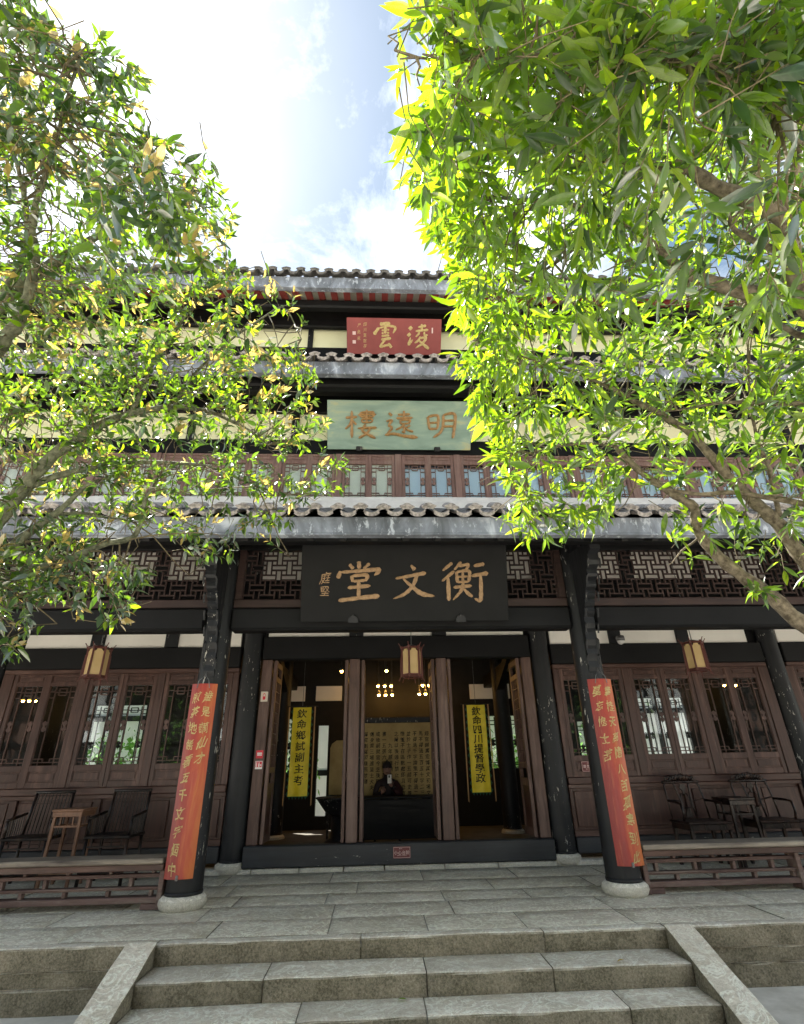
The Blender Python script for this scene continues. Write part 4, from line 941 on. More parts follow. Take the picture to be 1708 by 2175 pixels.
# dome camera on the stud
th = thing('security_camera', 'small dark dome camera fixed to the stud between white panels right of the pillar', 'camera', (3.56, YW-0.09, 2.98))
MB().bar((0, 0.04, 0.08), (0.0, -0.12, 0.06), 0.03, 0.03).build('arm', BLACKV, th)
MB().lathe([(0.03, 0.085), (0.06, 0.075), (0.07, 0.03), (0.066, 0.0)], 18, (0, -0.14)).build('housing', METAL, th, True)
MB().lathe([(0.055, 0.0), (0.05, -0.03), (0.03, -0.052), (0.006, -0.06)], 18, (0, -0.14)).build('dome', STICKWHITE, th, True)

# ================================================================== BENCH RAILINGS
def rail(x0, x1, label):
    th = thing('bench_railing', label, 'railing', ((x0+x1)/2, YP, 0)); L = x1-x0; h = L/2
    MB().box(-h, h, -0.17, 0.15, 0.395, 0.447, 0.014).build('seat', SEATW, th)
    MB().box(-h, h, -0.13, 0.11, 0.335, 0.393, 0.006).build('apron', BROWNX, th)
    for z0, z1 in ((0.268, 0.300), (0.163, 0.190)):
        MB().box(-h, h, -0.05, 0.05, z0, z1, 0.006).build('middle_rail', RAILW, th)
        MB().box(-h, h, -0.055, 0.0, (z0+z1)/2-0.0025, (z0+z1)/2+0.0025, 0.001).build('bead', BROWNX, th)
    MB().box(-h, h, -0.07, 0.07, 0.056, 0.108, 0.006).build('bottom_rail', RAILW, th)
    for xx in (-h+0.10, h-0.10): MB().box(xx-0.10, xx+0.10, -0.065, 0.065, -0.004, 0.054, 0.01).build('foot', RAILW, th)
    n = int(L/0.425)
    m1 = MB().box(-0.018, 0.018, -0.03, 0.03, 0.191, 0.267, 0.004).mesh('baluster', RAILW)
    m2 = MB().box(-0.018, 0.018, -0.03, 0.03, 0.109, 0.162, 0.004).mesh('baluster', RAILW)
    m3 = MB().box(-0.018, 0.018, -0.03, 0.03, 0.301, 0.334, 0.004).mesh('baluster', RAILW)
    for i in range(n+1):
        xx = -h+0.17+i*0.425
        if xx < h-0.05: link('baluster', m1, th, (xx, 0, 0))
        if xx+0.21 < h-0.05:
            link('baluster', m2, th, (xx+0.21, 0, 0)); link('baluster', m3, th, (xx+0.21, 0, 0))
    for xx in (-h+0.02, h-0.02, (0 if L < 3 else -h+1.70) if x0 > 0 else h-1.70):
        MB().box(xx-0.025, xx+0.025, -0.085, 0.085, 0.0, 0.334, 0.006).build('end_post', RAILW, th)
rail(-5.96, -2.475, 'low brown bench railing with worn seat left of the doorway')
rail(2.475, 5.96, 'low brown bench railing with worn seat right of the doorway')

# ================================================================== CHAIRS AND TABLES
def slat_chair(x, y, label, rz=0):
    th = thing('armchair', label, 'armchair', (x, y, 0), (0, 0, rz)); w, d, sh = 0.56, 0.46, 0.53; hw = w/2
    MB().box(-hw, hw, -d/2, d/2, sh-0.035, sh, 0.008).build('seat', DARKW, th)
    for s in (-1, 1):
        for e in (-1, 1): MB().tube([(s*(hw-0.03)*1.04, e*(d/2-0.03)*1.04, 0), (s*(hw-0.03), e*(d/2-0.03), sh-0.036)], [0.022, 0.020], 8).build('leg', DARKW, th, True)
        a = MB(); a.tube([(s*(hw-0.02), -d/2+0.04, sh), (s*(hw-0.02), -d/2+0.04, sh+0.18)], 0.017, 7)
        a.tube([(s*(hw-0.02), -d/2+0.02, sh+0.185), (s*(hw-0.02), d/2-0.03, sh+0.235)], 0.018, 7)
        a.build('armrest', DARKW, th, True)
        for i in range(7):
            yy = -d/2+0.09+i*0.05; MB().tube([(s*(hw-0.02), yy, sh), (s*(hw-0.02), yy, sh+0.185+0.05*(i+1)/8)], 0.007, 5).build('arm_slat', DARKW, th)
        MB().tube([(s*(hw-0.03), d/2-0.03, sh), (s*(hw-0.045), d/2+0.06, sh+0.47)], 0.017, 7).build('back_post', DARKW, th, True)
    MB().tube([(-hw+0.03, d/2+0.06, sh+0.475), (hw-0.03, d/2+0.06, sh+0.475)], 0.019, 7).build('crest_rail', DARKW, th, True)
    for i in range(10):
        xx = -hw+0.075+i*(w-0.15)/9; MB().tube([(xx, d/2-0.02, sh), (xx*0.97, d/2+0.05, sh+0.47)], 0.0075, 5).build('back_slat', DARKW if i not in (4, 5) else REDW, th)
    MB().bar((-hw+0.04, -d/2+0.03, sh-0.12), (hw-0.04, -d/2+0.03, sh-0.12), 0.016, 0.016).build('front_rail', DARKW, th)
    for i in range(4):
        xx = -0.18+i*0.12; MB().box(xx-0.006, xx+0.006, -d/2+0.025, -d/2+0.037, sh-0.112, sh-0.036, 0.001).build('rail_strut', DARKW, th)
    for z, q in ((0.14, -1), (0.18, 1)): MB().bar((-hw+0.02, q*(d/2-0.02), z), (hw-0.02, q*(d/2-0.02), z), 0.018, 0.022).build('stretcher', DARKW, th)
    for s in (-1, 1): MB().bar((s*(hw-0.02), -d/2+0.03, 0.16), (s*(hw-0.02), d/2-0.03, 0.16), 0.018, 0.022).build('stretcher', DARKW, th)
slat_chair(-4.64, 7.93, 'black slat-back armchair left of the tan side table', 0.04)
slat_chair(-3.65, 7.95, 'black slat-back armchair between the tan side table and the pillar', -0.03)
def side_table(x, y, label, mat, w=0.38, d=0.38, h=0.83, rz=0.0):
    th = thing('side_table', label, 'side table', (x, y, 0), (0, 0, rz)); hw = w/2
    MB().box(-hw, hw, -d/2, d/2, h-0.028, h, 0.008).build('table_top', mat, th)
    MB().box(-hw+0.012, hw-0.012, -d/2+0.012, d/2-0.012, h-0.085, h-0.029, 0.004).build('apron', mat, th)
    for s in (-1, 1):
        for e in (-1, 1): MB().bar((s*(hw-0.02), e*(d/2-0.025), 0), (s*(hw-0.035), e*(d/2-0.04), h-0.086), 0.034, 0.034).build('leg', mat, th)
        MB().bar((s*(hw-0.03), -d/2+0.04, h-0.19), (s*(hw-0.03), d/2-0.04, h-0.19), 0.016, 0.02).build('stretcher', mat, th)
    for e in (-1, 1):
        MB().bar((-hw+0.05, e*(d/2-0.035), h-0.19), (hw-0.05, e*(d/2-0.035), h-0.19), 0.016, 0.022).build('stretcher', mat, th)
        for xx in (-0.075, 0.075): MB().box(xx-0.008, xx+0.008, e*(d/2-0.035)-0.007, e*(d/2-0.035)+0.007, h-0.178, h-0.087, 0.002).build('rail_strut', mat, th)
        MB().bar((-hw+0.03, e*(d/2-0.025), 0.16), (hw-0.03, e*(d/2-0.025), 0.16), 0.018, 0.024).build('stretcher', mat, th)
    for k in range(5): MB().box(-hw+0.04, hw-0.04, -d/2+0.07+k*0.055, -d/2+0.095+k*0.055, 0.168, 0.182, 0.002).build('shelf_slat', mat, th)
side_table(-4.16, 7.84, 'tan bamboo-like side table between the two slat-back armchairs', TANW)
def carved_chair(x, y, label, rz=0):
    th = thing('armchair', label, 'armchair', (x, y, 0), (0, 0, rz)); w, d, sh = 0.60, 0.47, 0.52; hw = w/2
    MB().box(-hw, hw, -d/2, d/2, sh-0.03, sh, 0.008).build('seat', REDW, th)
    MB().box(-hw+0.015, hw-0.015, -d/2+0.012, d/2-0.012, sh-0.10, sh-0.031, 0.006).build('apron', REDW, th)
    for s in (-1, 1):
        for e in (-1, 1): MB().bar((s*(hw-0.025), e*(d/2-0.03), 0), (s*(hw-0.035), e*(d/2-0.04), sh-0.101), 0.040, 0.040).build('leg', REDW, th)
        MB().tube([(s*(hw-0.03), d/2-0.03, sh), (s*(hw-0.035), d/2+0.0, sh+0.22), (s*(hw-0.045), d/2+0.05, sh+0.40), (s*(hw-0.07), d/2+0.055, sh+0.435), (s*0.13, d/2+0.055, sh+0.44), (s*0.10, d/2+0.045, sh+0.40), (s*0.075, d/2+0.0, sh+0.18), (s*0.085, d/2-0.03, sh)], 0.013, 7).build('back_frame', REDW, th, True)
        a = MB(); a.tube([(s*(hw-0.035), d/2+0.0, sh+0.22), (s*(hw-0.01), 0.0, sh+0.215), (s*(hw-0.015), -d/2+0.14, sh+0.20), (s*(hw-0.02), -d/2+0.11, sh+0.10), (s*(hw-0.02), -d/2+0.14, sh)], 0.016, 7); a.build('armrest', REDW, th, True)
        MB().tube([(s*(hw-0.035), d/2-0.0, sh+0.24), (s*0.08, d/2-0.0, sh+0.21)], 0.009, 6).build('back_rail', REDW, th)
    MB().tube([(-hw+0.03, d/2+0.055, sh+0.445), (hw-0.03, d/2+0.055, sh+0.445)], [0.018, 0.018], 8).build('crest_rail', REDW, th, True)
    c = MB()
    for k in range(15):
        u = (k-7)/7; c.tube([(u*0.205, d/2+0.05, sh+0.455), (u*0.20+0.018*math.sin(k*2.1), d/2+0.035, sh+0.47+0.055*(1-u*u)), (u*0.20+0.03*math.cos(k), d/2+0.05, sh+0.475+0.075*(1-u*u)), (u*0.205+0.02, d/2+0.04, sh+0.47)], 0.013, 6)
    for s in (-1, 1): c.tube([(s*0.14, d/2+0.05, sh+0.50), (s*0.19, d/2+0.05, sh+0.512), (s*0.225, d/2+0.05, sh+0.49), (s*0.215, d/2+0.05, sh+0.462), (s*0.18, d/2+0.05, sh+0.46)], 0.014, 6)
    c.build('carved_crest', REDW, th, True)
    sp = MB(); sp.prism([(-0.03, sh+0.42), (-0.05, sh+0.37), (-0.02, sh+0.35), (-0.012, sh+0.30), (0.012, sh+0.30), (0.02, sh+0.35), (0.05, sh+0.37), (0.03, sh+0.42)], d/2+0.02, d/2+0.04, 'xz')
    sp.prism([(-0.045, sh+0.01), (-0.05, sh+0.06), (-0.02, sh+0.10), (-0.03, sh+0.12), (0.03, sh+0.12), (0.02, sh+0.10), (0.05, sh+0.06), (0.045, sh+0.01)], d/2-0.02, d/2, 'xz')
    sp.tube([(-0.055, d/2+0.0, sh+0.13), (-0.06, d/2+0.02, sh+0.27), (-0.04, d/2+0.03, sh+0.30), (0.04, d/2+0.03, sh+0.30), (0.06, d/2+0.02, sh+0.27), (0.055, d/2, sh+0.13), (-0.055, d/2+0.0, sh+0.13)], 0.010, 6)
    sp.build('splat', REDW, th)
    for z, q in ((0.12, -1), (0.17, 1)): MB().bar((-hw+0.03, q*(d/2-0.03), z), (hw-0.03, q*(d/2-0.03), z), 0.02, 0.03).build('stretcher', REDW, th)
    for s in (-1, 1): MB().bar((s*(hw-0.03), -d/2+0.03, 0.15), (s*(hw-0.03), d/2-0.03, 0.15), 0.02, 0.03).build('stretcher', REDW, th)
carved_chair(3.99, 7.92, 'dark rosewood armchair with carved crest, nearer the right pillar', 0.04)
carved_chair(4.96, 7.92, 'dark rosewood armchair with carved crest, right of the small table', -0.02)
side_table(4.47, 7.86, 'dark rosewood side table between the two carved armchairs', REDW, 0.36, 0.40, 0.785)

# ================================================================== INSIDE THE HALL
def banner(x, label, text):
    y, z1, L, hw = 9.6, 2.17, 1.34, 0.155
    th = thing('silk_banner', label, 'banner', (x, y, z1))
    def wave(a, z): return 0.012*math.sin(a*28+z*2)+0.01*math.sin(z*5)
    nx, nz = 10, 24; mb = MB(); V = [(-hw+2*hw*i/nx, wave(-hw+2*hw*i/nx, -L*j/nz), -L*j/nz) for j in range(nz+1) for i in range(nx+1)]
    mb.add(V+[(a, b+0.004, c) for a, b, c in V], [[j*(nx+1)+i, (j+1)*(nx+1)+i, (j+1)*(nx+1)+i+1, j*(nx+1)+i+1] for j in range(nz) for i in range(nx)]+[[(nx+1)*(nz+1)+q for q in (j*(nx+1)+i, j*(nx+1)+i+1, (j+1)*(nx+1)+i+1, (j+1)*(nx+1)+i)] for j in range(nz) for i in range(nx)])
    mb.build('cloth', YELLOW, th, True)
    e = MB()
    for s in (-1, 1):
        for k in range(13):
            z = -0.02-k*L/13; e.add([(s*hw, 0.002, z), (s*hw, 0.002, z-L/13), (s*(hw+0.035), 0.006, z-L/26)], [[0, 1, 2], [2, 1, 0]])
    for k in range(6):
        a = -hw+k*hw/3; e.add([(a, 0.002, -L), (a+hw/3, 0.002, -L), (a+hw/6, 0.008, -L-0.05)], [[0, 1, 2], [2, 1, 0]])
    e.build('pennant_trim', GREENSILK, th)
    for s in (-1, 1): MB().prism([(s*0.205, 0.01), (s*0.225, 0.01), (s*0.23-s*0.0, -L-0.12), (s*0.215, -L-0.14)], -0.004, 0.0, 'xz').build('ribbon', CORD, th)
    MB().tube([(-0.26, 0.01, 0.015), (0.26, 0.01, 0.015)], 0.010, 8).build('rod', BLACKV, th)
    MB().tube([(0, 0.01, 0.02), (0, 0.01, 3.6-z1)], 0.004, 5).build('hanging_cord', METAL, th)
    st = (L-0.16)/len(text)
    for i, ch in enumerate(text):
        gm = MB(); put_glyph(gm, ch, 0, -0.10-i*st, 0.148, 0.0, 0.012, 0.5, 0, 1.12, i); gm.v = [(p[0], wave(p[0], p[2])-0.006, p[2]) for p in gm.v]; gm.build('character', INK, th)
banner(-1.60, 'yellow silk banner in the left door opening reading 欽命鄉試副主考', '欽命鄉試副主考')
banner(1.38, 'yellow silk banner in the right door opening reading 欽命四川提督學政', '欽命四川提督學政')
# calligraphy screen
th = thing('calligraphy_screen', 'tall paper screen covered in brushed columns behind the dark desk', 'screen', (0.10, 11.05, 0))
MB().box(-0.72, 0.72, 0, 0.03, 0.35, 2.0, 0.004).build('paper', SCROLL, th)
fr = MB(); fr.box(-0.78, -0.722, -0.02, 0.05, 0, 2.10, 0.006); fr.box(0.722, 0.78, -0.02, 0.05, 0, 2.10, 0.006); fr.box(-0.72, 0.72, -0.02, 0.05, 2.002, 2.10, 0.006); fr.build('frame', BLACKV, th)
colsT = ['內字句務要雅馴不許浮誕一', '經官歸篤宏博其文初場文字', '馬不得過五百五十字二三場表', '不得過千字論策不得過二千字', '並於士子作一五結可史等知縣', '懷挾不在區數敷即且恐有弊', '之時以後通行禁止', '　　九年題准嗣後', '書一五張六經性理', '或後嗣就官今生後務', '傳身貢三場進呈士大夫', '縣官劃寫照樣照依繕']
mb = MB()
for c_, txt in enumerate(colsT):
    for i, ch in enumerate(txt):
        if ch != '　': put_glyph(mb, ch, 0.655-c_*0.118, 1.80-i*0.102, 0.088, 0.0, 0.010, 0.8, 0.05, 0.95, i+c_, y0=-0.003)
mb.build('brushed_text', INK, th)
th = thing('desk', 'dark draped desk standing before the calligraphy screen', 'desk', (0.09, 10.3, 0.05))
MB().box(-0.70, 0.70, -0.02, 0.42, 0.68, 0.72, 0.008).build('desk_top', BLACK, th)
MB().box(-0.66, 0.66, 0.0, 0.03, 0.08, 0.675, 0.004).build('front_panel', BLACK, th)
for s in (-1, 1):
    for yy in (0.03, 0.38): MB().box(s*0.66-0.03, s*0.66+0.03, yy-0.029, yy+0.029, 0, 0.678, 0.004).build('leg', BLACK, th)
# seated person with a pale phone
th = thing('person', 'person in dark cap and coat behind the desk holding up a white phone', 'person', (-0.14, 10.86, 0.05))
def skinned(name, pts, edges, rads, mat, parent, lvl=2):
    me = bpy.data.meshes.new(name); me.from_pydata([Vector(p) for p in pts], edges, []); me.materials.append(mat)
    o = link(name, me, parent); md = o.modifiers.new('s', 'SKIN'); me.skin_vertices or None
    for i, r in enumerate(rads): me.skin_vertices[0].data[i].radius = (r, r*0.85) if not isinstance(r, tuple) else r
    me.skin_vertices[0].data[0].use_root = True
    s = o.modifiers.new('d', 'SUBSURF'); s.levels = lvl; s.render_levels = lvl
    bpy.context.view_layer.update(); dg = bpy.context.evaluated_depsgraph_get()
    nm = bpy.data.meshes.new_from_object(o.evaluated_get(dg)); o.modifiers.clear(); o.data = nm
    if not nm.materials: nm.materials.append(mat)
    nm.polygons.foreach_set('use_smooth', [True]*len(nm.polygons)); return o
P = [(0, 0.02, 0.42), (0, 0.02, 0.62), (0, 0.01, 0.82), (0, 0.0, 0.94), (0, -0.01, 1.02), (0, -0.02, 1.12), (0, -0.02, 1.20),
     (-0.17, 0, 0.90), (-0.24, -0.05, 0.70), (-0.10, -0.22, 0.76), (0.17, 0, 0.90), (0.24, -0.04, 0.70), (0.09, -0.20, 0.86), (-0.10, -0.25, 0.43), (0.10, -0.25, 0.43), (-0.11, -0.28, 0.06), (0.11, -0.28, 0.06)]
E = [(0, 1), (1, 2), (2, 3), (3, 4), (4, 5), (5, 6), (3, 7), (7, 8), (8, 9), (3, 10), (10, 11), (11, 12), (0, 13), (0, 14), (13, 15), (14, 16)]
skinned('body', P, E, [0.15, 0.14, 0.15, 0.085, 0.05, 0.088, 0.075, 0.075, 0.05, 0.036, 0.075, 0.05, 0.036, 0.075, 0.075, 0.05, 0.05], COAT, th)
hd = MB(); hd.lathe([(0.02, 1.035), (0.055, 1.06), (0.074, 1.11), (0.078, 1.15), (0.072, 1.19)], 16, (0, -0.03)); hd.build('face', SKIN, th, True)
MB().box(-0.009, 0.009, -0.125, -0.10, 1.10, 1.135, 0.004).build('nose', SKIN, th)
MB().box(-0.024, 0.024, -0.103, -0.098, 1.075, 1.084, 0.002).build('mouth', SLEEVE, th)
for s in (-1, 1): MB().box(s*0.030-0.012, s*0.030+0.012, -0.108, -0.10, 1.137, 1.147, 0.003).build('eye', INK, th)
MB().lathe([(0.086, 1.155), (0.090, 1.18), (0.082, 1.22), (0.055, 1.255), (0.015, 1.275), (0.008, 1.30)], 18, (0, -0.02)).build('cap', COAT, th, True)
MB().tube([(0.13, -0.02, 0.92), (0.235, -0.03, 0.78), (0.24, -0.05, 0.70), (0.12, -0.18, 0.83)], [0.07, 0.068, 0.062, 0.045], 10).build('sleeve', SLEEVE, th, True)
for cx, cz in ((0.06, 0.885), (-0.08, 0.775)):
    hnd = MB(); hnd.tube([(cx+0.02*(1 if cx > 0 else -1), -0.20, cz-0.02), (cx, -0.225, cz), (cx-0.01, -0.235, cz+0.04)], [0.026, 0.032, 0.028], 8)
    for k in range(4): hnd.tube([(cx-0.028+k*0.017, -0.235, cz+0.03), (cx-0.030+k*0.018, -0.258, cz+0.06+0.006*(k in (1, 2))), (cx-0.032+k*0.018, -0.252, cz+0.085)], [0.0085, 0.008, 0.006], 6)
    hnd.tube([(cx+0.028, -0.22, cz), (cx+0.045, -0.235, cz+0.03), (cx+0.035, -0.25, cz+0.055)], [0.010, 0.009, 0.007], 6)
    hnd.build('hand', SKIN, th, True)
ph = thing('phone', 'white phone held up by the person behind the desk', 'phone', (-0.10, 10.60, 0.99))
MB().box(-0.035, 0.035, -0.004, 0.004, -0.03, 0.11, 0.003).build('phone_body', STICKWHITE, ph); MB().box(-0.02, 0.006, -0.0065, -0.0045, 0.06, 0.10, 0.001).build('phone_camera', INK, ph)
# seat for the person
th = thing('stool', 'dark chair behind the desk under the seated person', 'chair', (-0.14, 10.86, 0.05))
MB().box(-0.24, 0.24, -0.06, 0.10, 0.22, 0.27, 0.006).build('seat', BLACK, th)
for s in (-1, 1):
    for yy in (-0.04, 0.08): MB().box(s*0.22-0.02, s*0.22+0.02, yy-0.02, yy+0.02, 0, 0.218, 0.003).build('leg', BLACK, th)
# bowl stand seen through the left opening
th = thing('bronze_urn', 'dark wide-lipped bronze urn on a stand left of the middle opening', 'urn', (-0.98, 10.2, 0.05))
MB().lathe([(0.10, 0.45), (0.22, 0.52), (0.30, 0.62), (0.36, 0.70), (0.40, 0.72), (0.38, 0.735), (0.30, 0.72)], 28).build('bowl', BLACKV, th, True)
MB().lathe([(0.28, 0.0), (0.26, 0.06), (0.12, 0.14), (0.10, 0.44)], 24).build('stand', BLACKV, th, True)
th = thing('paper_screen', 'pale round-topped screen behind the bronze urn', 'screen', (-0.94, 11.3, 0.05))
MB().prism([(-0.30, 0.72), (0.30, 0.72), (0.30, 1.52), (0.27, 1.60), (0.18, 1.66), (-0.18, 1.66), (-0.27, 1.60), (-0.30, 1.52)], 0, 0.03, 'xz').build('panel', SCROLL, th)
for s in (-1, 1): MB().box(s*0.30-0.02, s*0.30+0.02, 0.0, 0.04, 0, 0.72, 0.003).build('leg', BLACKV, th)
# lamps on the joists
def lamp(x, y, z, label, group):
    th = thing('spot_lamp', label, 'lamp', (x, y, z), (0, 0, 0), group)
    MB().lathe([(0.032, 0.02), (0.036, 0.05), (0.026, 0.09), (0.010, 0.11)], 12).build('housing', METAL, th, True)
    MB().lathe([(0.006, -0.018), (0.022, -0.006), (0.029, 0.012), (0.028, 0.019)], 12).build('bulb', BULB, th, True)
    MB().tube([(0, 0, 0.10), (0, 0, 3.66-z)], 0.006, 5).build('stem', METAL, th)
W3 = ('leftmost', 'middle', 'rightmost')
LG = [(-1.08, 11.5, 3.05, 'lone lit spot lamp over the left door opening', None), (-0.13, 11.5, 3.05, 'lone lit spot lamp left of the hanging lantern', None)]
for k in range(3):
    LG += [(-0.31+k*0.15, 12.4, 2.86, W3[k]+' lit spot lamp of the upper three left of the lantern', 'lamps over the desk'),
           (-0.29+k*0.15, 12.4, 2.665, W3[k]+' lit spot lamp of the lower three left of the lantern', 'lamps over the desk'),
           (0.62+k*0.14, 12.4, 2.675, W3[k]+' lit spot lamp of the lower three right of the lantern', 'lamps over the desk'),
           (-4.4+k*0.12, 11.6, 2.92, W3[k]+' lit lamp seen through the window leaf beside the left pillar', 'lamps behind the left windows'),
           (7.6+k*0.13, 12.2, 2.75, W3[k]+' lit lamp seen through the far right window leaf', 'lamps behind the right windows'),
           (-7.9+k*0.13, 12.2, 2.62, W3[k]+' lit lamp seen through the outermost left window leaf', 'lamps behind the outer left windows')]
for k in range(2): LG.append((0.70+k*0.15, 12.4, 2.86, ('left', 'right')[k]+' lit spot lamp of the upper pair right of the lantern', 'lamps over the desk'))
for a in LG: lamp(*a)
# courtyard behind the hall, seen through the back openings
wl = thing('white_wall', 'white plastered garden wall with dark posts behind the hall', 'wall', (0, 16, -0.42))
MB().box(-12, 12, 0, 0.2, 0, 3.6, 0).build('plaster', WHITE, wl)
for i in range(-9, 10):
    MB().box(i*1.3-0.07, i*1.3+0.07, -0.04, -0.001, 0, 3.6, 0.01).build('post', BLACKV, wl)
for z in (1.45, 2.9): MB().box(-12, 12, -0.06, -0.041, z, z+0.14, 0.006).build('cross_rail', BLACK, wl)
op = thing('opposite_hall', 'brown and white hall across the courtyard, mirrored in the window glass', 'building', (0, -15, -0.42))
for a, b, mt in ((-30, -17.2, DOORW), (-17.2, -14.6, WHITE), (-14.6, -10.4, INT), (-10.4, 10.4, WHITE), (10.4, 14.2, INT), (14.2, 17.6, WHITE), (17.6, 30, DOORW)):  # white middle span added to bounce sunlight, outside the mirrored part
    MB().box(a, b, -0.3, 0, 0, 6.6, 0).build('wall', mt, op)
for i in range(-19, 20): MB().box(i*1.55-0.09, i*1.55+0.09, 0.001, 0.06, 0, 6.6, 0.01).build('post', BLACKV, op)
for z in (1.1, 2.9, 4.3, 5.6): MB().box(-30, 30, 0.061, 0.10, z, z+0.2, 0.01).build('cross_rail', BLACK, op)
for i in range(-18, 18): MB().box(i*1.55+0.25, i*1.55+1.3, 0.002, 0.05, 1.35, 2.85, 0.01).build('window', INT, op)
o_ = MB(); o_.prism([(0.9, 6.45), (0.9, 6.60), (-3.5, 9.1), (-3.5, 8.9)], -30.5, 30.5, 'yz'); o_.build('roof', ROOFT, op)
def shrub(x, y, z, r, label):
    th = thing('garden_shrub', label, 'shrub', (x, y, z)); n = 900
    d = rng.normal(size=(n, 3)); d /= np.linalg.norm(d, axis=1)[:, None]; p = d*(rng.random((n, 1))**0.4)*np.array([r, r*0.6, r*1.15]); p[:, 2] += r*1.1
    a = rng.normal(size=(n, 3))*0.05; b = rng.normal(size=(n, 3))*0.03
    V = np.stack([p-a, p+b, p+a, p-b], 1).reshape(-1, 3)
    me = bpy.data.meshes.new('foliage'); me.from_pydata(V.tolist(), [], [[4*i, 4*i+1, 4*i+2, 4*i+3] for i in range(n)]); me.materials.append(SHRUBM)
    o = link('foliage', me, th); o['kind'] = 'stuff'
    MB().tube([(0, 0, 0), (0.02, 0, r)], [0.05, 0.03], 7).build('trunk', BARK, th)
shrub(4.7, 14.6, -0.42, 1.25, 'bright green shrub beyond the right back windows'); shrub(-2.9, 14.6, -0.42, 1.2, 'bright green shrub beyond the left back window')
shrub(2.7, 14.6, -0.42, 1.2, 'bright green shrub seen behind the right yellow banner'); shrub(-6.9, 14.7, -0.42, 1.2, 'bright green shrub beyond the outer left back window')
shrub(-12.2, -13.2, -0.42, 2.6, 'tall green shrub mirrored in the window leaf beside the left pillar')
shrub(12.4, -13.2, -0.42, 2.6, 'tall green shrub mirrored in the window leaf beside the right pillar')

# ================================================================== TREES
def leaf_template(kind):
    """unit leaf along +y, normal +z; narrow or broad, curled and folded"""
    wid, curl, fold = kind
    st = [0.0, 0.14, 0.36, 0.62, 0.84, 1.0]; wd = [0.02, 0.62, 1.0, 0.86, 0.42, 0.0]
    V = []; F = []
    for i, (t, w) in enumerate(zip(st, wd)):
        z = -curl*t*t; hw = w*wid/2
        V += [(-hw, t, z+fold*hw), (0, t, z), (hw, t, z+fold*hw)]
    for i in range(5):
        a = 3*i
        F += [[a, a+1, a+4, a+3], [a+1, a+2, a+5, a+4]]
    return np.array(V), F
def inside(poly, x, y):
    c = False; j = len(poly)-1
    for i in range(len(poly)):
        if (poly[i][1] > y) != (poly[j][1] > y) and x < (poly[j][0]-poly[i][0])*(y-poly[i][1])/(poly[j][1]-poly[i][1])+poly[i][0]: c = not c
        j = i
    return c
def nrm(a): return a/np.maximum(np.linalg.norm(a, axis=-1, keepdims=True), 1e-9)
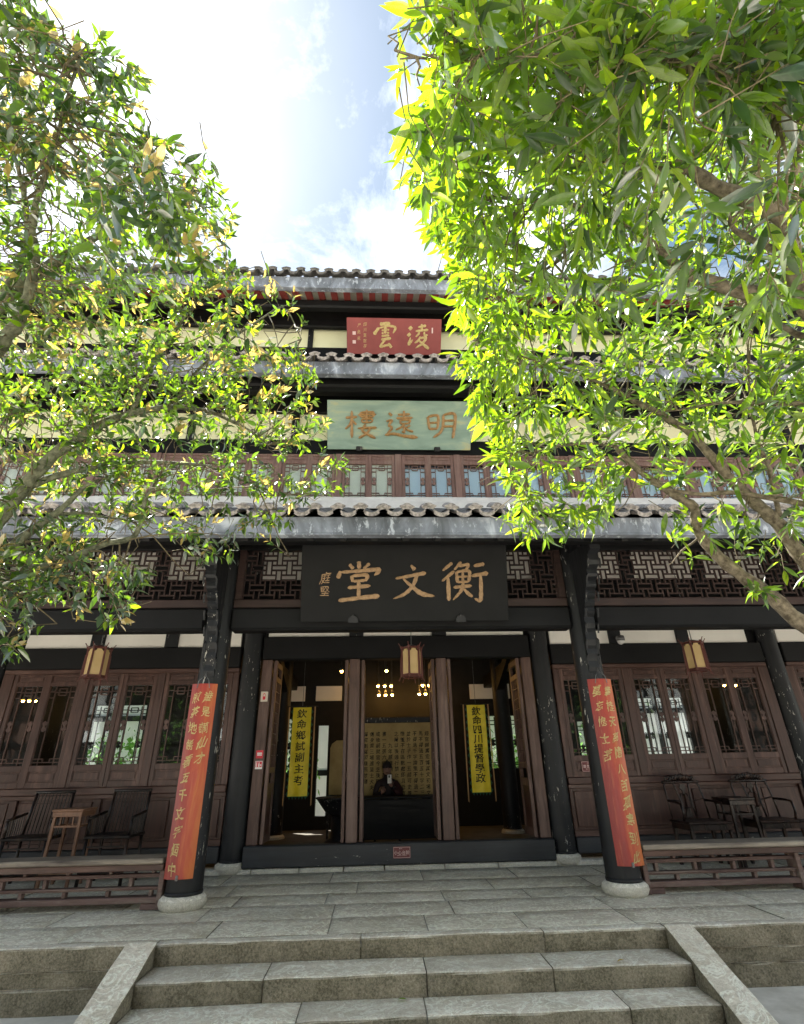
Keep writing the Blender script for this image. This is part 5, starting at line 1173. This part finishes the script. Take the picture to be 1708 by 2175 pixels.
def make_tree(name, label, trunk, limbs, regions, tmpl, lenr, matp, bark, ntw, seed, young=None, droop=0.4):
    r = np.random.default_rng(seed); th = thing(name, label, 'tree', tuple(trunk[0][0])); base = np.array(trunk[0][0])
    T = MB().tube([np.array(p)-base for p, _ in trunk], [q for _, q in trunk], 14); T.build('trunk', bark, th, True)
    anchors = []
    for lb in limbs:
        pts = [np.array(p) if len(p) == 3 and isinstance(p, np.ndarray) else at_r(*p[:3]) for p in lb[0]]
        # smooth subdivision with a little wander
        P = []
        for i in range(len(pts)-1):
            for k in range(5):
                u = k/5; q = pts[i]*(1-u)+pts[i+1]*u
                if k: q = q+r.normal(size=3)*0.010
                P.append(q)
        P.append(pts[-1]); n = len(P)
        for _ in range(2): P = [P[0]]+[(P[i-1]+2*P[i]+P[i+1])/4 for i in range(1, n-1)]+[P[-1]]
        R = [lb[1]+(lb[2]-lb[1])*(i/(n-1))+0.06*lb[1]*math.sin(i*1.9) for i in range(n)]
        MB().tube([p-base for p in P], R, 9).build('branch', bark, th, True); anchors += P[2:]
    A = np.array(anchors)
    # tips
    tips = []; bb = []
    for poly, w, rr in regions:
        xs = [p[0] for p in poly]; ys = [p[1] for p in poly]; area = abs(sum(poly[i][0]*poly[i-1][1]-poly[i-1][0]*poly[i][1] for i in range(len(poly))))/2
        n = int(w*area/1e6*ntw); k = 0
        while k < n:
            x, y = r.uniform(min(xs), max(xs)), r.uniform(min(ys), max(ys))
            if inside(poly, x, y):
                k += 1; yy = min(max(y/1200, 0), 1); ra = rr[0][0]*(1-yy)+rr[1][0]*yy; rb = rr[0][1]*(1-yy)+rr[1][1]*yy
                tips.append((at_r(x, y, ra+(rb-ra)*r.random()), x, y))
    TP = np.array([t[0] for t in tips]); TX = np.array([(t[1], t[2]) for t in tips]); n = len(TP)
    near = np.zeros((n, 3))
    for i in range(n):
        d = np.linalg.norm(A-TP[i], axis=1)+r.random(len(A))*0.25; near[i] = A[d.argmin()]
    D = nrm(nrm(TP-near)+r.normal(size=(n, 3))*0.45+np.array([0, 0, 0.10]))
    L = r.uniform(0.16, 0.34, n); S = TP-D*L[:, None]*0.8
    tw = MB()
    for i in range(n):
        mid = (S[i]+TP[i])/2+r.normal(size=3)*0.012
        tw.tube([S[i]-base, mid-base, TP[i]-base], [0.0026, 0.0020, 0.0011], 4, False)
        if r.random() < 0.28:
            a = near[i]; dd = S[i]-a; ln = np.linalg.norm(dd)
            if ln < 0.9:
                m1 = a+dd*0.35+r.normal(size=3)*0.05*ln; m2 = a+dd*0.7+r.normal(size=3)*0.05*ln
                tw.tube([a-base, m1-base, m2-base, S[i]-base], [0.006, 0.0048, 0.0036, 0.0026], 5, False)
    tw.build('twigs', TWIG, th, stuff=True)
    # leaves
    pos = []; dr = []; nm_ = []; ln = []; mi = []; ti = []
    for i in range(n):
        k = r.integers(6, 11); yg = young is not None and r.random() < young(TX[i][0], TX[i][1]); brt = matp(TX[i][0], TX[i][1], r)
        side = nrm(np.cross(D[i], r.normal(size=3)))
        for j in range(k):
            u = 1-(j//2)*0.17-r.random()*0.05; p = S[i]+(TP[i]-S[i])*max(u, 0.1)
            sd = side*(1 if j % 2 else -1); sd = sd*math.cos(j*0.8)+np.cross(D[i], sd)*math.sin(j*0.8)
            sp = r.uniform(0.5, 1.15) if j > 1 else r.uniform(0.2, 0.6)
            d_ = D[i]*math.cos(sp)+sd*math.sin(sp)+np.array([0, 0, r.uniform(-droop, 0.18) if not (yg and j < 4) else 0.5]); d_ /= np.linalg.norm(d_)
            nn = np.array([0, 0, 1.0])+r.normal(size=3)*0.55; nn = nn-d_*(nn@d_); nn /= np.linalg.norm(nn)
            pos.append(p+d_*0.008); dr.append(d_); nm_.append(nn); ln.append(r.uniform(*lenr)*(0.72 if j < 2 else 1)*float(np.clip(r.normal(1, 0.18), 0.55, 1.5)))
            mi.append(4 if (yg and j < 4) else int(r.choice(6, p=brt))); ti.append(int(r.integers(len(tmpl))))
    pos, dr, nm_, ln, mi, ti = map(np.array, (pos, dr, nm_, ln, mi, ti))
    dist = np.linalg.norm(pos-CP, axis=1)/ln
    # the leaves that show largest are objects of their own
    rel = pos-CP; dep = rel@_fw; px = DW/2+FD*(rel@_rt2)/dep; py = DH/2-FD*(rel@_up2)/dep
    vis = (px > 0) & (px < DW) & (py > 0) & (py < DH); key = np.where(vis, dist, dist+1e3)
    order = np.argsort(key); big = set(order[:290].tolist())
    rt_ = nrm(np.cross(dr, nm_))
    meshes = {}
    for i in big:
        kk = (ti[i], mi[i])
        if kk not in meshes:
            me = bpy.data.meshes.new('leaf'); me.from_pydata(tmpl[ti[i]][0].tolist(), [], tmpl[ti[i]][1]); me.materials.append(LEAFV[mi[i]])
            me.polygons.foreach_set('use_smooth', [True]*len(me.polygons)); meshes[kk] = me
        o = bpy.data.objects.new('leaf', meshes[kk]); COL.objects.link(o); o.parent = th
        M = Matrix.Identity(4)
        for c in range(3):
            M[c][0] = rt_[i][c]*ln[i]; M[c][1] = dr[i][c]*ln[i]; M[c][2] = nm_[i][c]*ln[i]; M[c][3] = pos[i][c]-base[c]
        o.matrix_local = M
    rest = np.array([i for i in range(len(pos)) if i not in big])
    VV = []; FF = []; MI = []; off = 0
    for t_i, (tv, tf) in enumerate(tmpl):
        idx = rest[ti[rest] == t_i]; q = len(idx)
        if not q: continue
        W = pos[idx][:, None, :]-base+(rt_[idx][:, None, :]*tv[None, :, 0:1]+dr[idx][:, None, :]*tv[None, :, 1:2]+nm_[idx][:, None, :]*tv[None, :, 2:3])*ln[idx][:, None, None]
        VV.append(W.reshape(-1, 3)); nv = len(tv); f = np.array(tf)
        FF.append((f[None]+(np.arange(q)*nv)[:, None, None]+off).reshape(-1, 4)); MI.append(np.repeat(mi[idx], len(tf))); off += q*nv
    VV = np.concatenate(VV); FF = np.concatenate(FF); MI = np.concatenate(MI)
    me = bpy.data.meshes.new('foliage'); me.vertices.add(len(VV)); me.vertices.foreach_set('co', VV.ravel().astype(np.float32))
    me.loops.add(FF.size); me.loops.foreach_set('vertex_index', FF.ravel().astype(np.int32)); me.polygons.add(len(FF))
    me.polygons.foreach_set('loop_start', np.arange(0, FF.size, 4, dtype=np.int32)); me.polygons.foreach_set('loop_total', np.full(len(FF), 4, dtype=np.int32))
    for q in LEAFS: me.materials.append(q)
    me.polygons.foreach_set('material_index', MI.astype(np.int32)); me.polygons.foreach_set('use_smooth', np.ones(len(FF), dtype=bool))
    me.update(calc_edges=True); me.validate()
    o = link('foliage', me, th); o['kind'] = 'stuff'; print(name, 'leaves', len(pos), 'twigs', n)
    return th
A_ = np.array
# left tree: osmanthus with small oval leaves
ft = A_([-3.3, 2.3, 1.9]); fu = A_([-3.1, 2.2, 3.2])
limbsL = [([ft, (-70, 1190, 3.9), (0, 1098, 3.9), (52, 1029, 3.95), (130, 951, 4.0), (208, 903, 4.1), (277, 877, 4.2), (368, 864, 4.3), (433, 868, 4.4), (520, 905, 4.5), (570, 945, 4.5)], 0.055, 0.006),
          ([(45, 1036, 3.95), (100, 1016, 4.0), (173, 998, 4.1), (247, 981, 4.2), (347, 983, 4.3), (438, 987, 4.4), (500, 1015, 4.5), (580, 1043, 4.5), (640, 1055, 4.5)], 0.024, 0.004),
          ([ft, (-60, 1230, 3.8), (0, 1185, 3.8), (56, 1137, 3.85), (117, 1091, 3.9), (156, 1055, 4.0), (195, 1029, 4.0), (243, 1007, 4.1)], 0.040, 0.006),
          ([(117, 1091, 3.9), (170, 1090, 4.0), (240, 1100, 4.1), (290, 1112, 4.2)], 0.013, 0.005),
          ([ft, (-60, 1275, 3.6), (0, 1241, 3.6), (87, 1206, 3.65), (173, 1176, 3.7), (230, 1152, 3.75), (290, 1143, 3.8), (303, 1080, 3.85), (318, 1045, 3.9), (338, 1015, 3.9)], 0.034, 0.008),
          ([fu, (-60, 800, 3.9), (0, 738, 3.9), (39, 686, 3.9), (63, 615, 3.9), (76, 542, 3.9), (66, 470, 3.8), (92, 382, 3.7), (130, 250, 3.6), (170, 120, 3.6)], 0.050, 0.005),
          ([fu, (-60, 700, 4.2), (0, 647, 4.2), (60, 594, 4.2), (113, 560, 4.25), (157, 534, 4.3), (223, 497, 4.4), (330, 440, 4.5), (430, 400, 4.6)], 0.055, 0.008),
          ([(10, 625, 4.1), (35, 580, 4.1), (52, 542, 4.1), (60, 450, 4.0), (20, 300, 3.9), (40, 120, 3.8)], 0.026, 0.005),
          ([(223, 497, 4.4), (270, 380, 4.4), (320, 260, 4.4)], 0.014, 0.005), ([(368, 864, 4.3), (420, 780, 4.5), (520, 700, 4.6), (600, 640, 4.6), (640, 720, 4.6)], 0.013, 0.004),
          ([(277, 877, 4.2), (330, 760, 4.3), (420, 640, 4.4), (480, 560, 4.5)], 0.015, 0.005), ([(0, 865, 4.3), (50, 872, 4.3), (110, 900, 4.3), (160, 930, 4.4)], 0.022, 0.006)]
polyL = [(-120, 200), (-120, -60), (60, -60), (105, 10), (100, 110), (150, 200), (180, 330), (215, 390), (300, 330), (420, 330), (470, 350), (465, 410), (505, 430), (490, 520), (545, 590), (500, 660), (560, 720), (630, 760), (610, 850), (400, 850), (200, 860), (100, 1040), (60, 1060), (-120, 1060)]
regL = [(polyL, 0.72, ((3.0, 4.3), (3.8, 5.0))), ([(-60, 590), (560, 600), (610, 850), (400, 860), (-60, 900)], 0.38, ((4.2, 4.9), (4.2, 5.0))),
        ([(110, 60), (160, 70), (215, 55), (240, 110), (290, 165), (345, 175), (370, 250), (400, 320), (300, 330), (215, 390), (170, 300), (150, 190)], 0.62, ((3.4, 4.4), (3.4, 4.6))),
        ([(300, 270), (440, 400), (500, 560), (440, 640), (300, 640), (150, 500), (200, 380)], 0.30, ((2.0, 2.7), (2.2, 3.0))),
        ([(560, 600), (625, 595), (650, 650), (672, 720), (640, 760), (600, 740), (545, 690)], 0.40, ((3.6, 4.6), (3.8, 4.9))),
        ([(600, 760), (640, 760), (725, 790), (710, 860), (650, 880), (560, 860)], 0.60, ((3.6, 4.6), (3.8, 4.9))),
        ([(400, 850), (600, 850), (700, 880), (690, 950), (735, 970), (735, 1040), (640, 1070), (560, 1060), (420, 1050), (330, 960)], 0.85, ((3.6, 4.6), (3.9, 5.0))),
        ([(200, 860), (400, 850), (330, 960), (400, 1060), (100, 1060), (100, 1040)], 1.0, ((3.6, 4.6), (3.7, 4.9))),
        ([(340, 1060), (640, 1070), (600, 1160), (520, 1140), (490, 1190), (430, 1190), (380, 1160), (345, 1120)], 0.72, ((3.6, 4.6), (3.9, 4.9))),
        ([(-120, 1060), (340, 1060), (320, 1110), (180, 1130), (-120, 1150)], 0.60, ((3.4, 4.6), (3.4, 4.6))),
        ([(-120, 1150), (170, 1140), (230, 1200), (320, 1220), (290, 1270), (270, 1325), (200, 1330), (110, 1280), (-120, 1260)], 1.05, ((3.0, 4.2), (3.1, 4.2))),
        ([(-120, 1260), (70, 1260), (60, 1340), (30, 1420), (-120, 1450)], 0.60, ((2.8, 3.6), (2.9, 3.6)))]
tL = [leaf_template(q) for q in ((0.34, 0.15, 0.25), (0.30, 0.30, 0.35), (0.40, 0.05, 0.15), (0.28, 0.45, 0.4), (0.33, -0.12, 0.5), (0.36, 0.6, 0.3))]
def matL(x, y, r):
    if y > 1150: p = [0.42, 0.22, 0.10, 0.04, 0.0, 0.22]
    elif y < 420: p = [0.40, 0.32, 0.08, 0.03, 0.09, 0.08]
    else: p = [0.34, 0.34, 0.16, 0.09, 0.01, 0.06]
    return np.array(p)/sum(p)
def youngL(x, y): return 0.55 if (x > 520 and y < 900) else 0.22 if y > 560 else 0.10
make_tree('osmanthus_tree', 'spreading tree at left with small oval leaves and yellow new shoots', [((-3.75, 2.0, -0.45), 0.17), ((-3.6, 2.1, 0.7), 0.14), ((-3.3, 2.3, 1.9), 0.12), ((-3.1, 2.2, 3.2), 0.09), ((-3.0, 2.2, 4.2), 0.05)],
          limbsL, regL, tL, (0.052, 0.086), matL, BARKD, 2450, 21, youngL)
# right tree: long lance-shaped leaves
ft = A_([3.7, 2.9, 1.7]); fu = A_([3.5, 2.6, 3.6])
limbsR = [([ft, (1760, 1375, 4.3), (1708, 1326, 4.3), (1640, 1270, 4.25), (1560, 1210, 4.2), (1485, 1139, 4.15), (1478, 1074, 4.1), (1424, 1046, 4.05), (1354, 999, 4.0), (1308, 948, 3.95), (1266, 892, 3.9)], 0.062, 0.012),
          ([A_([3.6, 2.8, 2.3]), (1760, 1240, 4.2), (1708, 1186, 4.2), (1658, 1116, 4.2), (1611, 1074, 4.15), (1560, 1032, 4.1), (1480, 929, 4.0), (1406, 878, 4.0), (1312, 831, 3.9), (1220, 790, 3.8)], 0.062, 0.010),
          ([A_([3.55, 2.7, 2.9]), (1760, 1080, 4.0), (1708, 1069, 4.0), (1560, 1046, 3.95), (1471, 1051, 3.9), (1378, 1023, 3.9)], 0.024, 0.010),
          ([A_([3.55, 2.7, 3.2]), (1760, 852, 3.7), (1708, 855, 3.7), (1541, 855, 3.6), (1415, 873, 3.6)], 0.020, 0.006),
          ([fu, (1760, 740, 3.5), (1708, 715, 3.5), (1625, 673, 3.5), (1574, 635, 3.4)], 0.024, 0.008),
          ([fu, (1780, 650, 3.3), (1704, 635, 3.3), (1570, 619, 3.3), (1464, 587, 3.25), (1389, 523, 3.2), (1330, 469, 3.1), (1200, 430, 3.0), (1050, 420, 3.0)], 0.052, 0.006),
          ([fu, (1730, 680, 3.1), (1704, 603, 3.1), (1682, 533, 3.1), (1650, 448, 3.0), (1533, 400, 3.0), (1453, 357, 2.9), (1384, 352, 2.9), (1290, 340, 2.8), (1150, 300, 2.7), (1000, 280, 2.7)], 0.055, 0.006),
          ([(1655, 445, 3.05), (1680, 380, 3.0), (1698, 320, 3.0), (1720, 200, 2.9)], 0.028, 0.010),
          ([(1677, 549, 3.1), (1554, 485, 3.2), (1533, 430, 3.2)], 0.018, 0.006),
          ([(1700, 300, 2.6), (1560, 150, 2.3), (1400, 120, 2.2), (1200, 125, 2.2), (1000, 130, 2.3), (850, 125, 2.4)], 0.012, 0.003),
          ([(1384, 352, 2.9), (1290, 470, 3.1), (1180, 560, 3.3), (1060, 640, 3.4)], 0.016, 0.005),
          ([(1220, 790, 3.8), (1120, 760, 3.8), (1040, 740, 3.8)], 0.010, 0.004), ([(1308, 948, 3.95), (1220, 940, 3.9), (1130, 960, 3.9), (1110, 1060, 3.9)], 0.011, 0.004),
          ([(1485, 1139, 4.15), (1440, 1180, 4.1), (1420, 1200, 4.1)], 0.009, 0.003), ([(1658, 1116, 4.2), (1640, 1010, 4.1), (1600, 900, 4.0), (1590, 800, 3.9)], 0.018, 0.006)]
polyR = [(905, -60), (900, 30), (935, 60), (925, 130), (890, 190), (890, 240), (865, 290), (880, 330), (865, 390), (905, 440), (905, 480), (940, 530), (960, 590), (975, 650), (985, 700), (965, 760), (1000, 820), (1000, 870), (1040, 930), (1060, 1000), (1100, 1040), (1300, 1020), (1300, 960), (1340, 900), (1340, 270), (1800, 270), (1800, -60)]
regR = [([(1340, 270), (1800, 270), (1800, 930), (1480, 930), (1340, 940)], 0.62, ((3.0, 4.6), (3.5, 4.9))), ([(1340, 270), (1800, 270), (1800, 700), (1340, 700)], 0.14, ((1.8, 2.7), (2.4, 3.0))),
        ([(905, -60), (900, 30), (935, 60), (925, 130), (890, 190), (890, 240), (865, 290), (880, 330), (865, 390), (905, 440), (1340, 440), (1340, 270), (1800, 270), (1800, -60)], 0.55, ((2.0, 2.9), (2.2, 3.2))),
        ([(1100, -60), (1100, 440), (1340, 440), (1340, 270), (1800, 270), (1800, -60)], 0.22, ((3.2, 4.2), (3.2, 4.2))),
        ([p for p in polyR if p[1] >= 440] + [(1340, 440)], 0.72, ((1.9, 3.6), (3.2, 4.8))),
        ([(865, -60), (905, -60), (910, 60), (880, 40)], 0.5, ((2.2, 3.0), (3, 4))), ([(812, 95), (880, 80), (925, 110), (900, 150), (830, 150)], 0.16, ((2.3, 2.6), (3, 4))),
        ([(950, 600), (1010, 620), (990, 690), (940, 650)], 0.6, ((2.6, 3.4), (3.0, 4))),
        ([(865, 250), (980, 250), (1040, 560), (1110, 900), (1120, 1050), (1060, 1010), (1010, 880), (965, 760), (980, 680), (905, 470), (865, 380)], 0.75, ((2.3, 3.4), (3.2, 4.4))),
        ([(1100, 1040), (1290, 1030), (1300, 1110), (1230, 1120), (1170, 1170), (1095, 1150), (1085, 1090)], 1.1, ((3.0, 4.0), (3.5, 4.6))),
        ([(1300, 930), (1800, 930), (1800, 1050), (1560, 1030), (1300, 1040)], 0.42, ((3.0, 4.0), (3.5, 4.6))),
        ([(1420, 1100), (1470, 1065), (1560, 1070), (1640, 1090), (1800, 1080), (1800, 1240), (1640, 1220), (1560, 1150), (1480, 1190), (1415, 1180)], 0.40, ((3.4, 4.2), (3.6, 4.4))),
        ([(1570, 1235), (1650, 1240), (1640, 1300), (1580, 1290)], 0.45, ((3.6, 4.1), (3.9, 4.2)))]
tR = [leaf_template(q) for q in ((0.25, 0.15, 0.25), (0.21, 0.35, 0.35), (0.30, 0.08, 0.2), (0.24, 0.25, 0.3), (0.26, -0.1, 0.5), (0.22, 0.6, 0.3))]
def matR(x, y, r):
    e = 1.0 if x < 1120 else 0.6 if x < 1280 else 0.25  # sun glow put into the leaf colours: brighter mix at left and top
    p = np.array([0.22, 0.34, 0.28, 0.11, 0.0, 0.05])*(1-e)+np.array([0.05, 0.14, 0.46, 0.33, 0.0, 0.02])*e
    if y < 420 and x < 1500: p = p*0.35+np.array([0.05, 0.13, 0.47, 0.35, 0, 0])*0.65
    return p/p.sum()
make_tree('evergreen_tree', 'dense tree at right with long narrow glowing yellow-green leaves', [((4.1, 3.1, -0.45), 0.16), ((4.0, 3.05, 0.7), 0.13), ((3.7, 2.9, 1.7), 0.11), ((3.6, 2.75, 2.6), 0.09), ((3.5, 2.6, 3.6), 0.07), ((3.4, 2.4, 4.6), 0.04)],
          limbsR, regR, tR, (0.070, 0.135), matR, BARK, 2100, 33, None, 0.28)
# fallen leaves on the steps
for (x, y, z, mi, lab) in ((1326, 2038, -0.137, 4, 'pale dry leaf fallen on the upper step tread'), (1402, 2091, -0.276, 3, 'yellow-green leaf fallen on the lower tread near the right ramp'), (864, 2123, -0.276, 2, 'small green leaf fallen on the lower tread near the middle')):
    p = on_z(x, y, z+0.012); V, F = leaf_template((0.4, 0.1, 0.35)); me = bpy.data.meshes.new('fallen_leaf'); me.from_pydata((V*0.075).tolist(), [], F); me.materials.append(LEAFS[mi])
    o = link('fallen_leaf', me, None, tuple(p), rot=(0.05, 0.1, random.uniform(1.0, 2.2))); tag(o, lab, 'leaf')
